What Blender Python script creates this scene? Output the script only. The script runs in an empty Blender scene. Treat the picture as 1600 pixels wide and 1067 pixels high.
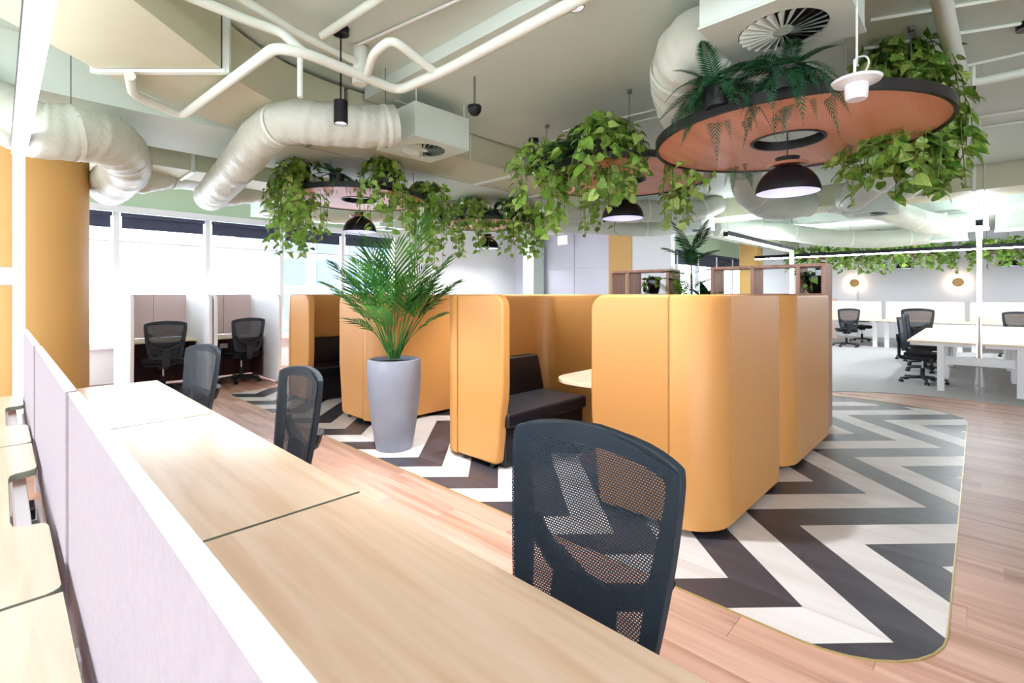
import bpy, bmesh, math, random
from mathutils import Vector, Matrix, Euler
random.seed(7)
sc = bpy.context.scene
COL = sc.collection
PI = math.pi
R = math.radians
# ------------------------------------------------------------------ camera, world, exposure
CAMH = 1.42
YAW = R(43.7)
cam_d = bpy.data.cameras.new('camera')
cam_d.sensor_width = 36.0
cam_d.lens = 764.0 / 1600.0 * 36.0
cam_d.shift_y = -73.5 / 1600.0
cam_d.clip_end = 200
cam = bpy.data.objects.new('camera', cam_d)
COL.objects.link(cam)
cam.location = (0, 0, CAMH)
cam.rotation_euler = (R(90), 0, YAW - R(90))
sc.camera = cam
world = bpy.data.worlds.new('sky')
sc.world = world
world.use_nodes = True
world.node_tree.nodes['Background'].inputs[0].default_value = (0.83, 0.92, 1.0, 1)
world.node_tree.nodes['Background'].inputs[1].default_value = 3.05
sc.view_settings.view_transform = 'Standard'
sc.view_settings.look = 'None'
sc.view_settings.gamma = 1
sc.view_settings.exposure = 1.52
sc.cycles.use_denoising = True
sc.cycles.max_bounces = 7
sc.cycles.diffuse_bounces = 5
sc.cycles.use_adaptive_sampling = True
sc.cycles.adaptive_threshold = .06
sc.cycles.adaptive_min_samples = 12
sc.cycles.transparent_max_bounces = 16
sc.cycles.sample_clamp_indirect = 8

# measured frame of the place: X runs to the right-hand vanishing point, Y along the desks
FW = (math.cos(YAW), math.sin(YAW)); RT = (math.sin(YAW), -math.cos(YAW))
def at(px, py, d):            # a point at depth d in front of the lens
    l = (px - 800) / 764.0 * d
    return Vector((d*FW[0]+l*RT[0], d*FW[1]+l*RT[1], CAMH + (460-py)/764.0*d))
def onz(px, py, z):           # a point on the level plane z
    return at(px, py, (z-CAMH)*764.0/(460-py))

# ------------------------------------------------------------------ materials
MATS = {}
def lin(c):
    return tuple((v/255/12.92 if v/255 <= .04045 else ((v/255+.055)/1.055)**2.4) for v in c)
def mat(name, rgb, rough=.5, metal=0., var=0., vscale=8., bump=0., bscale=40., spec=None, coat=0., stretch=None, alpha=1.):
    if name in MATS: return MATS[name]
    m = bpy.data.materials.new(name); m.use_nodes = True
    nt = m.node_tree; b = nt.nodes['Principled BSDF']
    c = lin(rgb)
    b.inputs['Base Color'].default_value = (*c, 1)
    b.inputs['Roughness'].default_value = rough
    b.inputs['Metallic'].default_value = metal
    if spec is not None: b.inputs['Specular IOR Level'].default_value = spec
    if coat: b.inputs['Coat Weight'].default_value = coat; b.inputs['Coat Roughness'].default_value = .15
    tc = None
    if var or bump:
        tc = nt.nodes.new('ShaderNodeTexCoord')
        mp = nt.nodes.new('ShaderNodeMapping')
        if stretch: mp.inputs['Scale'].default_value = stretch
        nt.links.new(tc.outputs['Object'], mp.inputs['Vector'])
    if var:
        n = nt.nodes.new('ShaderNodeTexNoise'); n.inputs['Scale'].default_value = vscale; n.inputs['Detail'].default_value = 5
        nt.links.new(mp.outputs[0], n.inputs['Vector'])
        r = nt.nodes.new('ShaderNodeValToRGB')
        r.color_ramp.elements[0].position = .3; r.color_ramp.elements[1].position = .7
        r.color_ramp.elements[0].color = (*[v*(1-var) for v in c], 1)
        r.color_ramp.elements[1].color = (*[min(1, v*(1+var*.6)) for v in c], 1)
        nt.links.new(n.outputs['Fac'], r.inputs['Fac']); nt.links.new(r.outputs['Color'], b.inputs['Base Color'])
    if bump:
        n2 = nt.nodes.new('ShaderNodeTexNoise'); n2.inputs['Scale'].default_value = bscale; n2.inputs['Detail'].default_value = 3
        nt.links.new(mp.outputs[0], n2.inputs['Vector'])
        bp = nt.nodes.new('ShaderNodeBump'); bp.inputs['Strength'].default_value = bump; bp.inputs['Distance'].default_value = .01
        nt.links.new(n2.outputs['Fac'], bp.inputs['Height']); nt.links.new(bp.outputs[0], b.inputs['Normal'])
    MATS[name] = m; return m
def emis(name, rgb, s):
    m = bpy.data.materials.new(name); m.use_nodes = True
    b = m.node_tree.nodes['Principled BSDF']
    b.inputs['Base Color'].default_value = (*lin(rgb), 1)
    b.inputs['Emission Color'].default_value = (*lin(rgb), 1)
    b.inputs['Emission Strength'].default_value = s
    MATS[name] = m; return m
def wood(name, c1, c2, c3, rough=.4, axis='Y', scale=1., perobj=0., knots=0., rings=.5):
    """grain runs along the axis; each object's random number shifts tone and pattern"""
    m = bpy.data.materials.new(name); m.use_nodes = True
    nt = m.node_tree; N = nt.nodes; L = nt.links; b = N['Principled BSDF']
    b.inputs['Roughness'].default_value = rough
    tc = N.new('ShaderNodeTexCoord'); mp = N.new('ShaderNodeMapping')
    s = {'X': (.7, 9, 9), 'Y': (9, .7, 9), 'Z': (9, 9, .7)}[axis]
    mp.inputs['Scale'].default_value = tuple(v*scale for v in s)
    oi = N.new('ShaderNodeObjectInfo'); ml = N.new('ShaderNodeMath'); ml.operation = 'MULTIPLY'; ml.inputs[1].default_value = 37.
    L.new(oi.outputs['Random'], ml.inputs[0]); L.new(ml.outputs[0], mp.inputs['Location'])
    L.new(tc.outputs['Object'], mp.inputs['Vector'])
    n = N.new('ShaderNodeTexNoise'); n.inputs['Scale'].default_value = 1.6; n.inputs['Detail'].default_value = 6; n.inputs['Distortion'].default_value = rings
    L.new(mp.outputs[0], n.inputs['Vector'])
    r = N.new('ShaderNodeValToRGB'); e = r.color_ramp.elements
    e[0].position = .32; e[0].color = (*lin(c1), 1); e[1].position = .7; e[1].color = (*lin(c3), 1)
    x = e.new(.5); x.color = (*lin(c2), 1)
    L.new(n.outputs['Fac'], r.inputs['Fac'])
    out = r.outputs['Color']
    if perobj:
        hs = N.new('ShaderNodeHueSaturation'); mr = N.new('ShaderNodeMapRange')
        mr.inputs[3].default_value = 1-perobj; mr.inputs[4].default_value = 1+perobj
        L.new(oi.outputs['Random'], mr.inputs[0]); L.new(mr.outputs[0], hs.inputs['Value']); L.new(out, hs.inputs['Color']); out = hs.outputs[0]
    if knots:
        n3 = N.new('ShaderNodeTexNoise'); n3.inputs['Scale'].default_value = .9; n3.inputs['Detail'].default_value = 2
        mp3 = N.new('ShaderNodeMapping'); mp3.inputs['Scale'].default_value = tuple(v*scale*.55 for v in {'X': (4, 12, 9), 'Y': (12, 4, 9), 'Z': (9, 9, 3)}[axis])
        L.new(ml.outputs[0], mp3.inputs['Location']); L.new(tc.outputs['Object'], mp3.inputs['Vector']); L.new(mp3.outputs[0], n3.inputs['Vector'])
        r3 = N.new('ShaderNodeValToRGB'); r3.color_ramp.elements[0].position = .66; r3.color_ramp.elements[1].position = .8
        r3.color_ramp.elements[1].color = (knots, knots, knots, 1); r3.color_ramp.elements[0].color = (0, 0, 0, 1)
        L.new(n3.outputs['Fac'], r3.inputs['Fac'])
        mx = N.new('ShaderNodeMixRGB'); mx.inputs[2].default_value = (*lin(tuple(v*.55 for v in c1)), 1)
        L.new(r3.outputs['Color'], mx.inputs[0]); L.new(out, mx.inputs[1]); out = mx.outputs[0]
    L.new(out, b.inputs['Base Color'])
    MATS[name] = m; return m
def netting(name, rgb, py=.0078, pz=.0058, open_=.42):
    """woven mesh of a chair back: small staggered see-through slots"""
    m = bpy.data.materials.new(name); m.use_nodes = True
    nt = m.node_tree; N = nt.nodes; L = nt.links; b = N['Principled BSDF']
    b.inputs['Base Color'].default_value = (*lin(rgb), 1); b.inputs['Roughness'].default_value = .6
    tc = N.new('ShaderNodeTexCoord'); bt = N.new('ShaderNodeTexBrick')
    sx = N.new('ShaderNodeSeparateXYZ'); cb = N.new('ShaderNodeCombineXYZ')
    L.new(tc.outputs['Object'], sx.inputs[0]); L.new(sx.outputs['X'], cb.inputs[0]); L.new(sx.outputs['Z'], cb.inputs[1])
    L.new(cb.outputs[0], bt.inputs['Vector'])
    bt.inputs['Scale'].default_value = 1.; bt.inputs['Brick Width'].default_value = py; bt.inputs['Row Height'].default_value = pz
    bt.inputs['Mortar Size'].default_value = .0019; bt.inputs['Mortar Smooth'].default_value = .1
    tr = N.new('ShaderNodeBsdfTransparent'); mx = N.new('ShaderNodeMixShader')
    ma = N.new('ShaderNodeMath'); ma.operation = 'MULTIPLY_ADD'; ma.inputs[1].default_value = 1-open_*.35; ma.inputs[2].default_value = open_*.35
    L.new(bt.outputs['Fac'], ma.inputs[0])
    L.new(ma.outputs[0], mx.inputs[0]); L.new(tr.outputs[0], mx.inputs[1]); L.new(b.outputs[0], mx.inputs[2])
    L.new(mx.outputs[0], N['Material Output'].inputs['Surface'])
    MATS[name] = m; return m
def pane_mat(name, tint=(1, 1, 1), gl=.08):
    m = bpy.data.materials.new(name); m.use_nodes = True
    nt = m.node_tree; N = nt.nodes; L = nt.links; N.remove(N['Principled BSDF'])
    tr = N.new('ShaderNodeBsdfTransparent'); tr.inputs[0].default_value = (*tint, 1)
    g = N.new('ShaderNodeBsdfGlossy'); g.inputs['Roughness'].default_value = .02
    mx = N.new('ShaderNodeMixShader'); mx.inputs[0].default_value = gl
    L.new(tr.outputs[0], mx.inputs[1]); L.new(g.outputs[0], mx.inputs[2]); L.new(mx.outputs[0], N['Material Output'].inputs['Surface'])
    MATS[name] = m; return m
def leafmat(name, c1, c2, scale, rough=.45):
    m = bpy.data.materials.new(name); m.use_nodes = True
    nt = m.node_tree; N = nt.nodes; L = nt.links; b = N['Principled BSDF']
    b.inputs['Roughness'].default_value = rough
    tc = N.new('ShaderNodeTexCoord'); n = N.new('ShaderNodeTexNoise'); n.inputs['Scale'].default_value = scale; n.inputs['Detail'].default_value = 3
    oi = N.new('ShaderNodeObjectInfo'); va = N.new('ShaderNodeVectorMath'); va.operation = 'ADD'
    cb = N.new('ShaderNodeCombineXYZ'); ml = N.new('ShaderNodeMath'); ml.operation = 'MULTIPLY'; ml.inputs[1].default_value = 50
    L.new(oi.outputs['Random'], ml.inputs[0]); L.new(ml.outputs[0], cb.inputs[0])
    L.new(tc.outputs['Object'], va.inputs[0]); L.new(cb.outputs[0], va.inputs[1]); L.new(va.outputs[0], n.inputs['Vector'])
    r = N.new('ShaderNodeValToRGB'); r.color_ramp.elements[0].position = .42; r.color_ramp.elements[1].position = .66
    r.color_ramp.elements[0].color = (*lin(c1), 1); r.color_ramp.elements[1].color = (*lin(c2), 1)
    L.new(n.outputs['Fac'], r.inputs['Fac'])
    hs = N.new('ShaderNodeHueSaturation'); mr = N.new('ShaderNodeMapRange'); mr.inputs[3].default_value = .72; mr.inputs[4].default_value = 1.25
    L.new(oi.outputs['Random'], mr.inputs[0]); L.new(mr.outputs[0], hs.inputs['Value']); L.new(r.outputs[0], hs.inputs['Color'])
    L.new(hs.outputs[0], b.inputs['Base Color'])
    tl = N.new('ShaderNodeBsdfTranslucent'); L.new(hs.outputs[0], tl.inputs[0])
    mx = N.new('ShaderNodeMixShader'); mx.inputs[0].default_value = .25
    L.new(b.outputs[0], mx.inputs[1]); L.new(tl.outputs[0], mx.inputs[2]); L.new(mx.outputs[0], N['Material Output'].inputs['Surface'])
    MATS[name] = m; return m

mat('paint_cream', (206, 218, 208), .6, var=.05, vscale=1.2)
mat('duct_olive', (192, 192, 165), .55, var=.05, vscale=1.5)
mat('flex', (196, 201, 188), .42, var=.06, vscale=3, bump=.85, bscale=15, stretch=(1, 1, 1))
mat('pipe', (216, 223, 212), .45)
mat('wall_white', (236, 235, 238), .7)
mat('wall_green', (190, 214, 188), .7)
mat('gold', (216, 170, 100), .5)
mat('yellow', (208, 148, 82), .42, bump=.04, bscale=160)
mat('black_leather', (27, 25, 30), .36, bump=.05, bscale=120)
mat('black', (24, 25, 28), .45)
mat('black_gloss', (16, 16, 20), .15)
mat('black_metal', (22, 23, 30), .4, metal=.3)
mat('chair_blue', (37, 50, 62), .55)
mat('chair_black', (26, 29, 35), .55)
mat('seat_fabric', (22, 24, 28), .9, bump=.1, bscale=300)
mat('chrome', (200, 200, 205), .2, metal=1.)
mat('white', (238, 238, 240), .45)
mat('frame_white', (232, 234, 240), .4)
mat('lilac_panel', (214, 212, 226), .25)
mat('dome_inner', (176, 172, 212), .5)
mat('blind', (62, 68, 92), .7)
mat('concrete', (140, 145, 160), .6, var=.10, vscale=5, bump=.08, bscale=60)
mat('soil', (40, 30, 24), .95, bump=.6, bscale=60)
mat('screen_felt', (170, 158, 166), .95, var=.05, vscale=60, bump=.15, bscale=220)
mat('screen_edge', (244, 240, 236), .8)
mat('screen_pink', (226, 200, 186), .9)
mat('pod_pink', (214, 190, 190), .9)
mat('pod_maroon_shade', (88, 56, 58), .9)  # maroon fabric with the shade under the pod worktops put into its colour
mat('pod_white', (236, 236, 242), .7)
mat('maroon', (112, 26, 30), .4)
mat('sage_edge', (136, 144, 126), .6)
mat('carpet', (178, 176, 176), .98, var=.14, vscale=90, bump=.5, bscale=350)
mat('carpet_dark', (150, 146, 148), .98, var=.14, vscale=90, bump=.5, bscale=350)
mat('wire', (120, 120, 122), .4, metal=.6)
mat('stem', (96, 110, 48), .6)
mat('rim_black', (30, 28, 30), .4)
mat('copper', (176, 120, 96), .35, metal=.4)
mat('facade', (112, 120, 134), .6)
mat('facade_glass', (92, 103, 124), .3)
emis('led', (240, 246, 255), 7.)
emis('led_office', (240, 246, 255), 26.)
emis('led_up', (240, 246, 255), 8.)
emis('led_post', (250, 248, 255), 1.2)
emis('bulb', (255, 250, 244), 12.)
emis('halo', (255, 238, 208), 14.)
emis('exit_glow', (220, 214, 250), .8)
pane_mat('pane', (.97, .98, 1.), .06)
wood('desk_wood', (222, 186, 154), (233, 202, 174), (240, 213, 190), .3, 'Y', 1.3, perobj=.03)
wood('desk_wood_x', (232, 208, 176), (240, 218, 188), (246, 228, 202), .35, 'X', .9)
wood('shelf_wood', (164, 118, 96), (186, 140, 118), (198, 154, 132), .5, 'Z', 1.)
wood('disc_wood', (222, 146, 112), (231, 158, 124), (236, 170, 138), .4, 'X', .8)
wood('floor_wood', (158, 116, 96), (188, 147, 129), (204, 166, 148), .42, 'Y', .55, perobj=.06, knots=.75, rings=1.)
wood('chev_dark', (52, 49, 56), (60, 57, 65), (72, 69, 78), .36, 'Y', .5, perobj=.07)
wood('chev_white', (200, 193, 190), (212, 206, 204), (220, 216, 215), .36, 'Y', .5, perobj=.025)
netting('net_blue', (38, 54, 70))
leafmat('pothos', (78, 134, 44), (170, 200, 84), 22)
leafmat('pothos_light', (112, 160, 54), (214, 224, 140), 26)
leafmat('fern', (34, 82, 56), (56, 112, 68), 12)
leafmat('palm', (48, 110, 44), (92, 150, 60), 6)
leafmat('darkleaf', (26, 62, 32), (52, 92, 42), 10)

# ------------------------------------------------------------------ mesh helpers
def catmull(pts, n=8):
    pts = [Vector(p) for p in pts]
    P = [2*pts[0]-pts[1]] + pts + [2*pts[-1]-pts[-2]]
    out = []
    for i in range(1, len(P)-2):
        a, b, c, d = P[i-1:i+3]
        for k in range(n):
            t = k/n
            out.append(.5*((2*b)+(c-a)*t+(2*a-5*b+4*c-d)*t*t+(3*b-a-3*c+d)*t**3))
    out.append(P[-2]); return out
class MB:
    def __init__(s): s.v = []; s.f = []; s.mi = []
    def add(s, verts, faces, mi=0):
        o = len(s.v); s.v += [tuple(v) for v in verts]
        s.f += [tuple(i+o for i in f) for f in faces]; s.mi += [mi]*len(faces); return s
    def box(s, x0, y0, z0, x1, y1, z1, mi=0):
        v = [(x0, y0, z0), (x1, y0, z0), (x1, y1, z0), (x0, y1, z0), (x0, y0, z1), (x1, y0, z1), (x1, y1, z1), (x0, y1, z1)]
        return s.add(v, [(0, 3, 2, 1), (4, 5, 6, 7), (0, 1, 5, 4), (1, 2, 6, 5), (2, 3, 7, 6), (3, 0, 4, 7)], mi)
    def bar(s, a, b, w, h, up=(0, 0, 1)):
        a = Vector(a); b = Vector(b); t = (b-a).normalized(); sd = t.cross(Vector(up))
        if sd.length < 1e-5: sd = t.cross(Vector((1, 0, 0)))
        sd.normalize(); u = sd.cross(t)
        v = [p+sd*i*w/2+u*j*h/2 for p in (a, b) for i, j in ((-1, -1), (1, -1), (1, 1), (-1, 1))]
        return s.add(v, [(0, 1, 2, 3), (7, 6, 5, 4), (0, 4, 5, 1), (1, 5, 6, 2), (2, 6, 7, 3), (3, 7, 4, 0)])
    def prism(s, poly, z0, z1, mi_top=0, mi_side=0, plane='XY'):
        n = len(poly)
        def q(p, z):
            return (p[0], p[1], z) if plane == 'XY' else ((z, p[0], p[1]) if plane == 'YZ' else (p[0], z, p[1]))
        v = [q(p, z0) for p in poly]+[q(p, z1) for p in poly]
        s.add(v, [tuple(range(n))[::-1], tuple(range(n, 2*n))], mi_top)
        o = len(s.v)-2*n
        for i in range(n):
            j = (i+1) % n
            s.f.append((o+i, o+j, o+n+j, o+n+i)); s.mi.append(mi_side)
        return s
    def tube(s, path, r, seg=10, caps=True, rfun=None):
        path = [Vector(p) for p in path]; n = len(path)
        t = (path[1]-path[0]).normalized(); u = t.cross(Vector((0, 0, 1)))
        if u.length < 1e-4: u = t.cross(Vector((1, 0, 0)))
        u.normalize(); vs = []
        for i, p in enumerate(path):
            tt = (path[min(i+1, n-1)]-path[max(i-1, 0)]).normalized()
            u = (u-tt*u.dot(tt)).normalized(); w = tt.cross(u)
            for k in range(seg):
                a = 2*PI*k/seg
                rr = (r[i] if isinstance(r, (list, tuple)) else r)
                if rfun: rr *= rfun(i/(n-1), a)
                vs.append(p+u*math.cos(a)*rr+w*math.sin(a)*rr)
        fs = [(i*seg+k, i*seg+(k+1) % seg, (i+1)*seg+(k+1) % seg, (i+1)*seg+k) for i in range(n-1) for k in range(seg)]
        if caps: fs += [tuple(range(seg))[::-1], tuple((n-1)*seg+k for k in range(seg))]
        return s.add(vs, fs)
    def lathe(s, prof, c=(0, 0, 0), seg=24, mi=0, cap0=True):
        vs = []; fs = []; n = len(prof)
        for k in range(seg):
            a = 2*PI*k/seg
            for (r, z) in prof: vs.append((c[0]+r*math.cos(a), c[1]+r*math.sin(a), c[2]+z))
        for k in range(seg):
            k2 = (k+1) % seg
            for i in range(n-1): fs.append((k*n+i, k2*n+i, k2*n+i+1, k*n+i+1))
        if cap0 and prof[0][0] > 1e-6 and prof[0] != prof[-1]: fs.append(tuple(k*n for k in range(seg))[::-1])
        if prof[-1][0] > 1e-6 and prof[0] != prof[-1]: fs.append(tuple(k*n+n-1 for k in range(seg)))
        return s.add(vs, fs, mi)
    def sweep(s, path, prof, closed_prof=True):
        """plan path (x,y) with profile (offset to the left of the path, z)"""
        n = len(path); vs = []; m = len(prof)
        for i in range(n):
            a = Vector(path[max(i-1, 0)]); b = Vector(path[min(i+1, n-1)]); t = (b-a).normalized(); nn = Vector((-t.y, t.x))
            for (o, z) in prof: vs.append((path[i][0]+nn.x*o, path[i][1]+nn.y*o, z))
        fs = [(i*m+k, (i+1)*m+k, (i+1)*m+(k+1) % m, i*m+(k+1) % m) for i in range(n-1) for k in range(m)]
        fs += [tuple(range(m)), tuple((n-1)*m+k for k in range(m))[::-1]]
        return s.add(vs, fs)
    def mesh(s, name, mats, smooth=35):
        me = bpy.data.meshes.new(name); me.from_pydata(s.v, [], s.f)
        mats = mats if isinstance(mats, (list, tuple)) else [mats]
        for m in mats: me.materials.append(MATS[m])
        if any(s.mi): me.polygons.foreach_set('material_index', s.mi)
        bm = bmesh.new(); bm.from_mesh(me); bmesh.ops.recalc_face_normals(bm, faces=bm.faces); bm.to_mesh(me); bm.free()
        me.update()
        if smooth:
            me.polygons.foreach_set('use_smooth', [True]*len(me.polygons)); me.set_sharp_from_angle(angle=R(smooth))
        return me
    def build(s, name, mats, parent=None, bevel=0., seg=2, smooth=35, recenter=None, at=None):
        rc = recenter if recenter is not None else (parent is None)
        loc = Vector((0, 0, 0))
        if rc and s.v:
            xs = [v[0] for v in s.v]; ys = [v[1] for v in s.v]; zs = [v[2] for v in s.v]
            loc = Vector(((min(xs)+max(xs))/2, (min(ys)+max(ys))/2, min(zs)))
            s.v = [(v[0]-loc.x, v[1]-loc.y, v[2]-loc.z) for v in s.v]
        o = bpy.data.objects.new(name, s.mesh(name, mats, smooth)); COL.objects.link(o)
        o.location = loc if at is None else at
        if parent: o.parent = parent
        if bevel:
            b = o.modifiers.new('bevel', 'BEVEL'); b.width = bevel; b.segments = seg; b.limit_method = 'ANGLE'; b.angle_limit = R(40); b.harden_normals = True
        return o
def inst(name, me, parent, M):
    o = bpy.data.objects.new(name, me); COL.objects.link(o)
    if parent: o.parent = parent
    o.matrix_local = M; return o
def tag(o, label, cat, group=None):
    o['label'] = label; o['category'] = cat
    if group: o['group'] = group
    return o
def struct(o, label=None):
    o['kind'] = 'structure'
    if label: o['label'] = label
    return o
def thing(name, label, cat, loc=(0, 0, 0), rz=0, group=None):
    o = bpy.data.objects.new(name, None); COL.objects.link(o); o.location = loc; o.rotation_euler = (0, 0, rz); o.empty_display_size = .1
    return tag(o, label, cat, group)
def copy_tree(o, parent=None):
    c = o.copy(); COL.objects.link(c); c.parent = parent
    for ch in [x for x in o.children]: copy_tree(ch, c)
    return c
def lamp(name, kind, loc, energy, parent=None, rot=(0, 0, 0), **kw):
    l = bpy.data.lights.new(name, kind); l.energy = energy; l.color = (.92, .96, 1.)
    for k, v in kw.items(): setattr(l, k, v)
    o = bpy.data.objects.new(name, l); COL.objects.link(o); o.location = loc; o.rotation_euler = rot
    if parent: o.parent = parent
    return o
def arc(cx, cy, r, a0, a1, n=8):
    return [(cx+r*math.cos(R(a0+(a1-a0)*k/n)), cy+r*math.sin(R(a0+(a1-a0)*k/n))) for k in range(n+1)]
def rrect(x0, y0, x1, y1, r, n=6):
    return arc(x1-r, y0+r, r, -90, 0, n)+arc(x1-r, y1-r, r, 0, 90, n)+arc(x0+r, y1-r, r, 90, 180, n)+arc(x0+r, y0+r, r, 180, 270, n)
def clip(poly, other):
    """convex clip (counter-clockwise)"""
    out = poly
    for i in range(len(other)):
        a = other[i]; b = other[(i+1) % len(other)]; inp = out; out = []
        def side(p): return (b[0]-a[0])*(p[1]-a[1])-(b[1]-a[1])*(p[0]-a[0])
        for j in range(len(inp)):
            p = inp[j]; q = inp[(j+1) % len(inp)]; sp = side(p); sq = side(q)
            if sp >= 0: out.append(p)
            if (sp > 0 and sq < 0) or (sp < 0 and sq > 0):
                t = sp/(sp-sq); out.append((p[0]+(q[0]-p[0])*t, p[1]+(q[1]-p[1])*t))
        if not out: return []
    res = []
    for p in out:
        if not res or abs(p[0]-res[-1][0])+abs(p[1]-res[-1][1]) > 1e-5: res.append(p)
    return res

# ================================================================== SETTING
SLAB = 3.3
floor = struct(MB().box(-6.5, -6, -.2, 21, 11, -.004).build('floor', 'floor_wood'))
ceiling = struct(MB().box(-6.5, -6, SLAB, 21, 11, SLAB+.3).build('ceiling', 'paint_cream'))
struct(MB().box(2.3, -5.8, 3.2, 9.3, 4.06, SLAB).build('ceiling_soffit', 'paint_cream'))
def slab_at(p): return 3.2 if 2.3 < p[0] < 9.3 and p[1] < 4.06 else SLAB
FL = Matrix.Translation(-floor.location)
# -- oak boards that can be told apart (left aisle and right foreground), laid along Y
def boards():
    w, ln = .19, 1.28
    lib = {}
    def put(x, y0, y1):
        L = round(y1-y0, 2)
        if L not in lib:
            lib[L] = MB().box(-w/2+.0006, -L/2+.0008, -.004, w/2-.0006, L/2-.0008, 0).mesh('floor_board', 'floor_wood', 0)
        inst('floor_board', lib[L], floor, FL @ Matrix.Translation((x, (y0+y1)/2, 0)))
    i = 0; x = .66
    while x < 9.2:
        lo, hi = (-.6, 8.4) if x < 2.45 else (-2.0, .7)
        y = lo-((i*.47) % ln)
        while y < hi:
            put(x, y, y+ln); y += ln
        x += w; i += 1
boards()
# -- chevron inlay: planks at 45 degrees in a rounded field
FIELD = arc(2.72, .545, .45, 180, 270, 8)[:]
FIELD = [(2.262+.0*p[0]+(p[0]-2.27), p[1]) for p in FIELD]
FIELD += [(7.45, .095), (7.62, .13), (7.80, .27), (7.93, .47), (8.02, .72), (8.06, 1.0), (8.05, 1.4), (7.9, 2.2), (7.4, 3.2), (6.6, 7.5), (6.4, 7.75), (2.3, 7.75), (2.24, 7.6)]
PER = 1.7445; HALF = PER/2; BW = .3275; X0 = 2.512; Y0 = .252
def tri(x):
    u = ((x-X0) % PER)/HALF
    return (u if u < 1 else 2-u)*.872
chev = struct(MB().prism(FIELD, -.004, .001).build('floor_inlay', 'chev_dark'), 'chevron floor inlay of white and charcoal planks')
CI = Matrix.Translation(-chev.location)
c = -1
while X0+c*HALF < 8.2:
    xa, xb = X0+c*HALF, X0+(c+1)*HALF
    for k in range(-4, 26):
        g = .0009
        ya, yb = Y0+k*BW+tri(xa+1e-6), Y0+k*BW+tri(xb-1e-6)
        q = [(xa+g, ya+g), (xb-g, yb+g), (xb-g, yb+BW-g), (xa+g, ya+BW-g)]
        q = clip(q, FIELD)
        if len(q) < 3: continue
        if min(p[0] for p in q) > 3 and max(p[0] for p in q) < 5.4 and ((min(p[1] for p in q) > 1.7 and max(p[1] for p in q) < 3.3)) and False: continue
        cxm = sum(p[0] for p in q)/len(q); cym = sum(p[1] for p in q)/len(q)
        b = MB().prism([(p[0]-cxm, p[1]-cym) for p in q], 0, .0035)
        inst('inlay_plank', b.mesh('inlay_plank', 'chev_white' if k % 2 == 0 else 'chev_dark', 0), chev, CI @ Matrix.Translation((cxm, cym, .001)))
    c += 1
# brass edge strip of the inlay
tr = MB(); n = len(FIELD)
for i in range(n):
    a, b2 = FIELD[i], FIELD[(i+1) % n]; tr.bar((a[0], a[1], .002), (b2[0], b2[1], .002), .006, .008)
mat('brass', (196, 176, 120), .35, metal=.6)
e = tr.build('edge_strip', 'brass', chev); e.location = -chev.location
# -- carpet of the open office, with the round edge of the timber floor
cp = [(7.12+1.85*math.cos(R(a)), .2+1.85*math.sin(R(a))) for a in range(90, -91, -6)]
cp = cp+[(7.12, -5.9), (20.9, -5.9), (20.9, 10.9), (7.12, 10.9)]
struct(MB().prism(cp, -.003, .006).build('floor_carpet', 'carpet'), 'grey carpet of the open office')
# -- window wall (Y = 10): sill wall, frame, panes, blinds
YW = 10.0
struct(MB().box(-6.5, YW, 0, 6.45, YW+.25, .58).build('wall_sill', 'wall_white'))
struct(MB().box(-6.5, YW-.1, .56, 6.45, YW+.3, .60).build('window_sill_board', 'frame_white'))
struct(MB().box(-6.5, YW, 2.845, 6.45, YW+.25, SLAB).build('wall_left', 'wall_green'))
struct(MB().box(6.45, YW, 0, 13, YW+.25, SLAB).build('wall_back', 'wall_white'))
struct(MB().box(.5, -6, 0, 21, -5.8, SLAB).build('wall_right', 'wall_white'))
struct(MB().box(-6.5, -6, 0, .5, -5.8, .58).build('wall_rear_sill', 'wall_white'))
struct(MB().box(-6.5, -6, 2.845, .5, -5.8, SLAB).build('wall_rear_head', 'wall_white'))
for i in range(5): struct(MB().box(-6.5+1.6*i-.04, -5.96, .58, -6.5+1.6*i+.04, -5.84, 2.845).build('trim_%d' % (30+i), 'frame_white'))
# window wall beyond the left hand desks, same sill and head as the one in view
struct(MB().box(-6.7, -6, 0, -6.5, 10.25, .58).build('wall_side_sill', 'wall_white'))
struct(MB().box(-6.7, -6, 2.845, -6.5, 10.25, SLAB).build('wall_side_head', 'wall_white'))
for i in range(12): struct(MB().box(-6.66, -6+1.4*i-.04, .58, -6.54, -6+1.4*i+.04, 2.845).build('trim_%d' % (10+i), 'frame_white'))
struct(MB().box(-6.5, YW-.06, 2.74, 6.45, YW+.06, 2.845).build('trim_1', 'frame_white'))
for i in range(-2, 5):
    xa, xb = 1.28*i, 1.28*(i+1)
    w = bpy.data.objects.new('window_%d' % (i+3), None); COL.objects.link(w); w.location = (xa+.64, YW, .6); struct(w)
    MB().box(-.68, -.05, 0, -.60, .07, 2.14).build('window_mullion', 'frame_white', w, .006)
    MB().box(-.60, -.02, 0, .60, .05, .05).build('window_rail', 'frame_white', w)
    MB().box(-.60, -.01, 1.66, .60, .03, 1.69).build('window_transom', 'frame_white', w)
    MB().box(-.60, .015, .05, .60, .023, 2.14).build('pane', 'pane', w)
    bl = MB().tube([(-.585, -.06, 2.10), (.585, -.06, 2.10)], .034, 12).build('blind_roll', 'blind', w)
    MB().box(-.57, -.034, 1.90, .57, -.028, 2.10).build('blind_fabric', 'blind', w)
    MB().box(-.575, -.04, 1.885, .575, -.02, 1.902).build('blind_weight_bar', 'blind', w)
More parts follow.
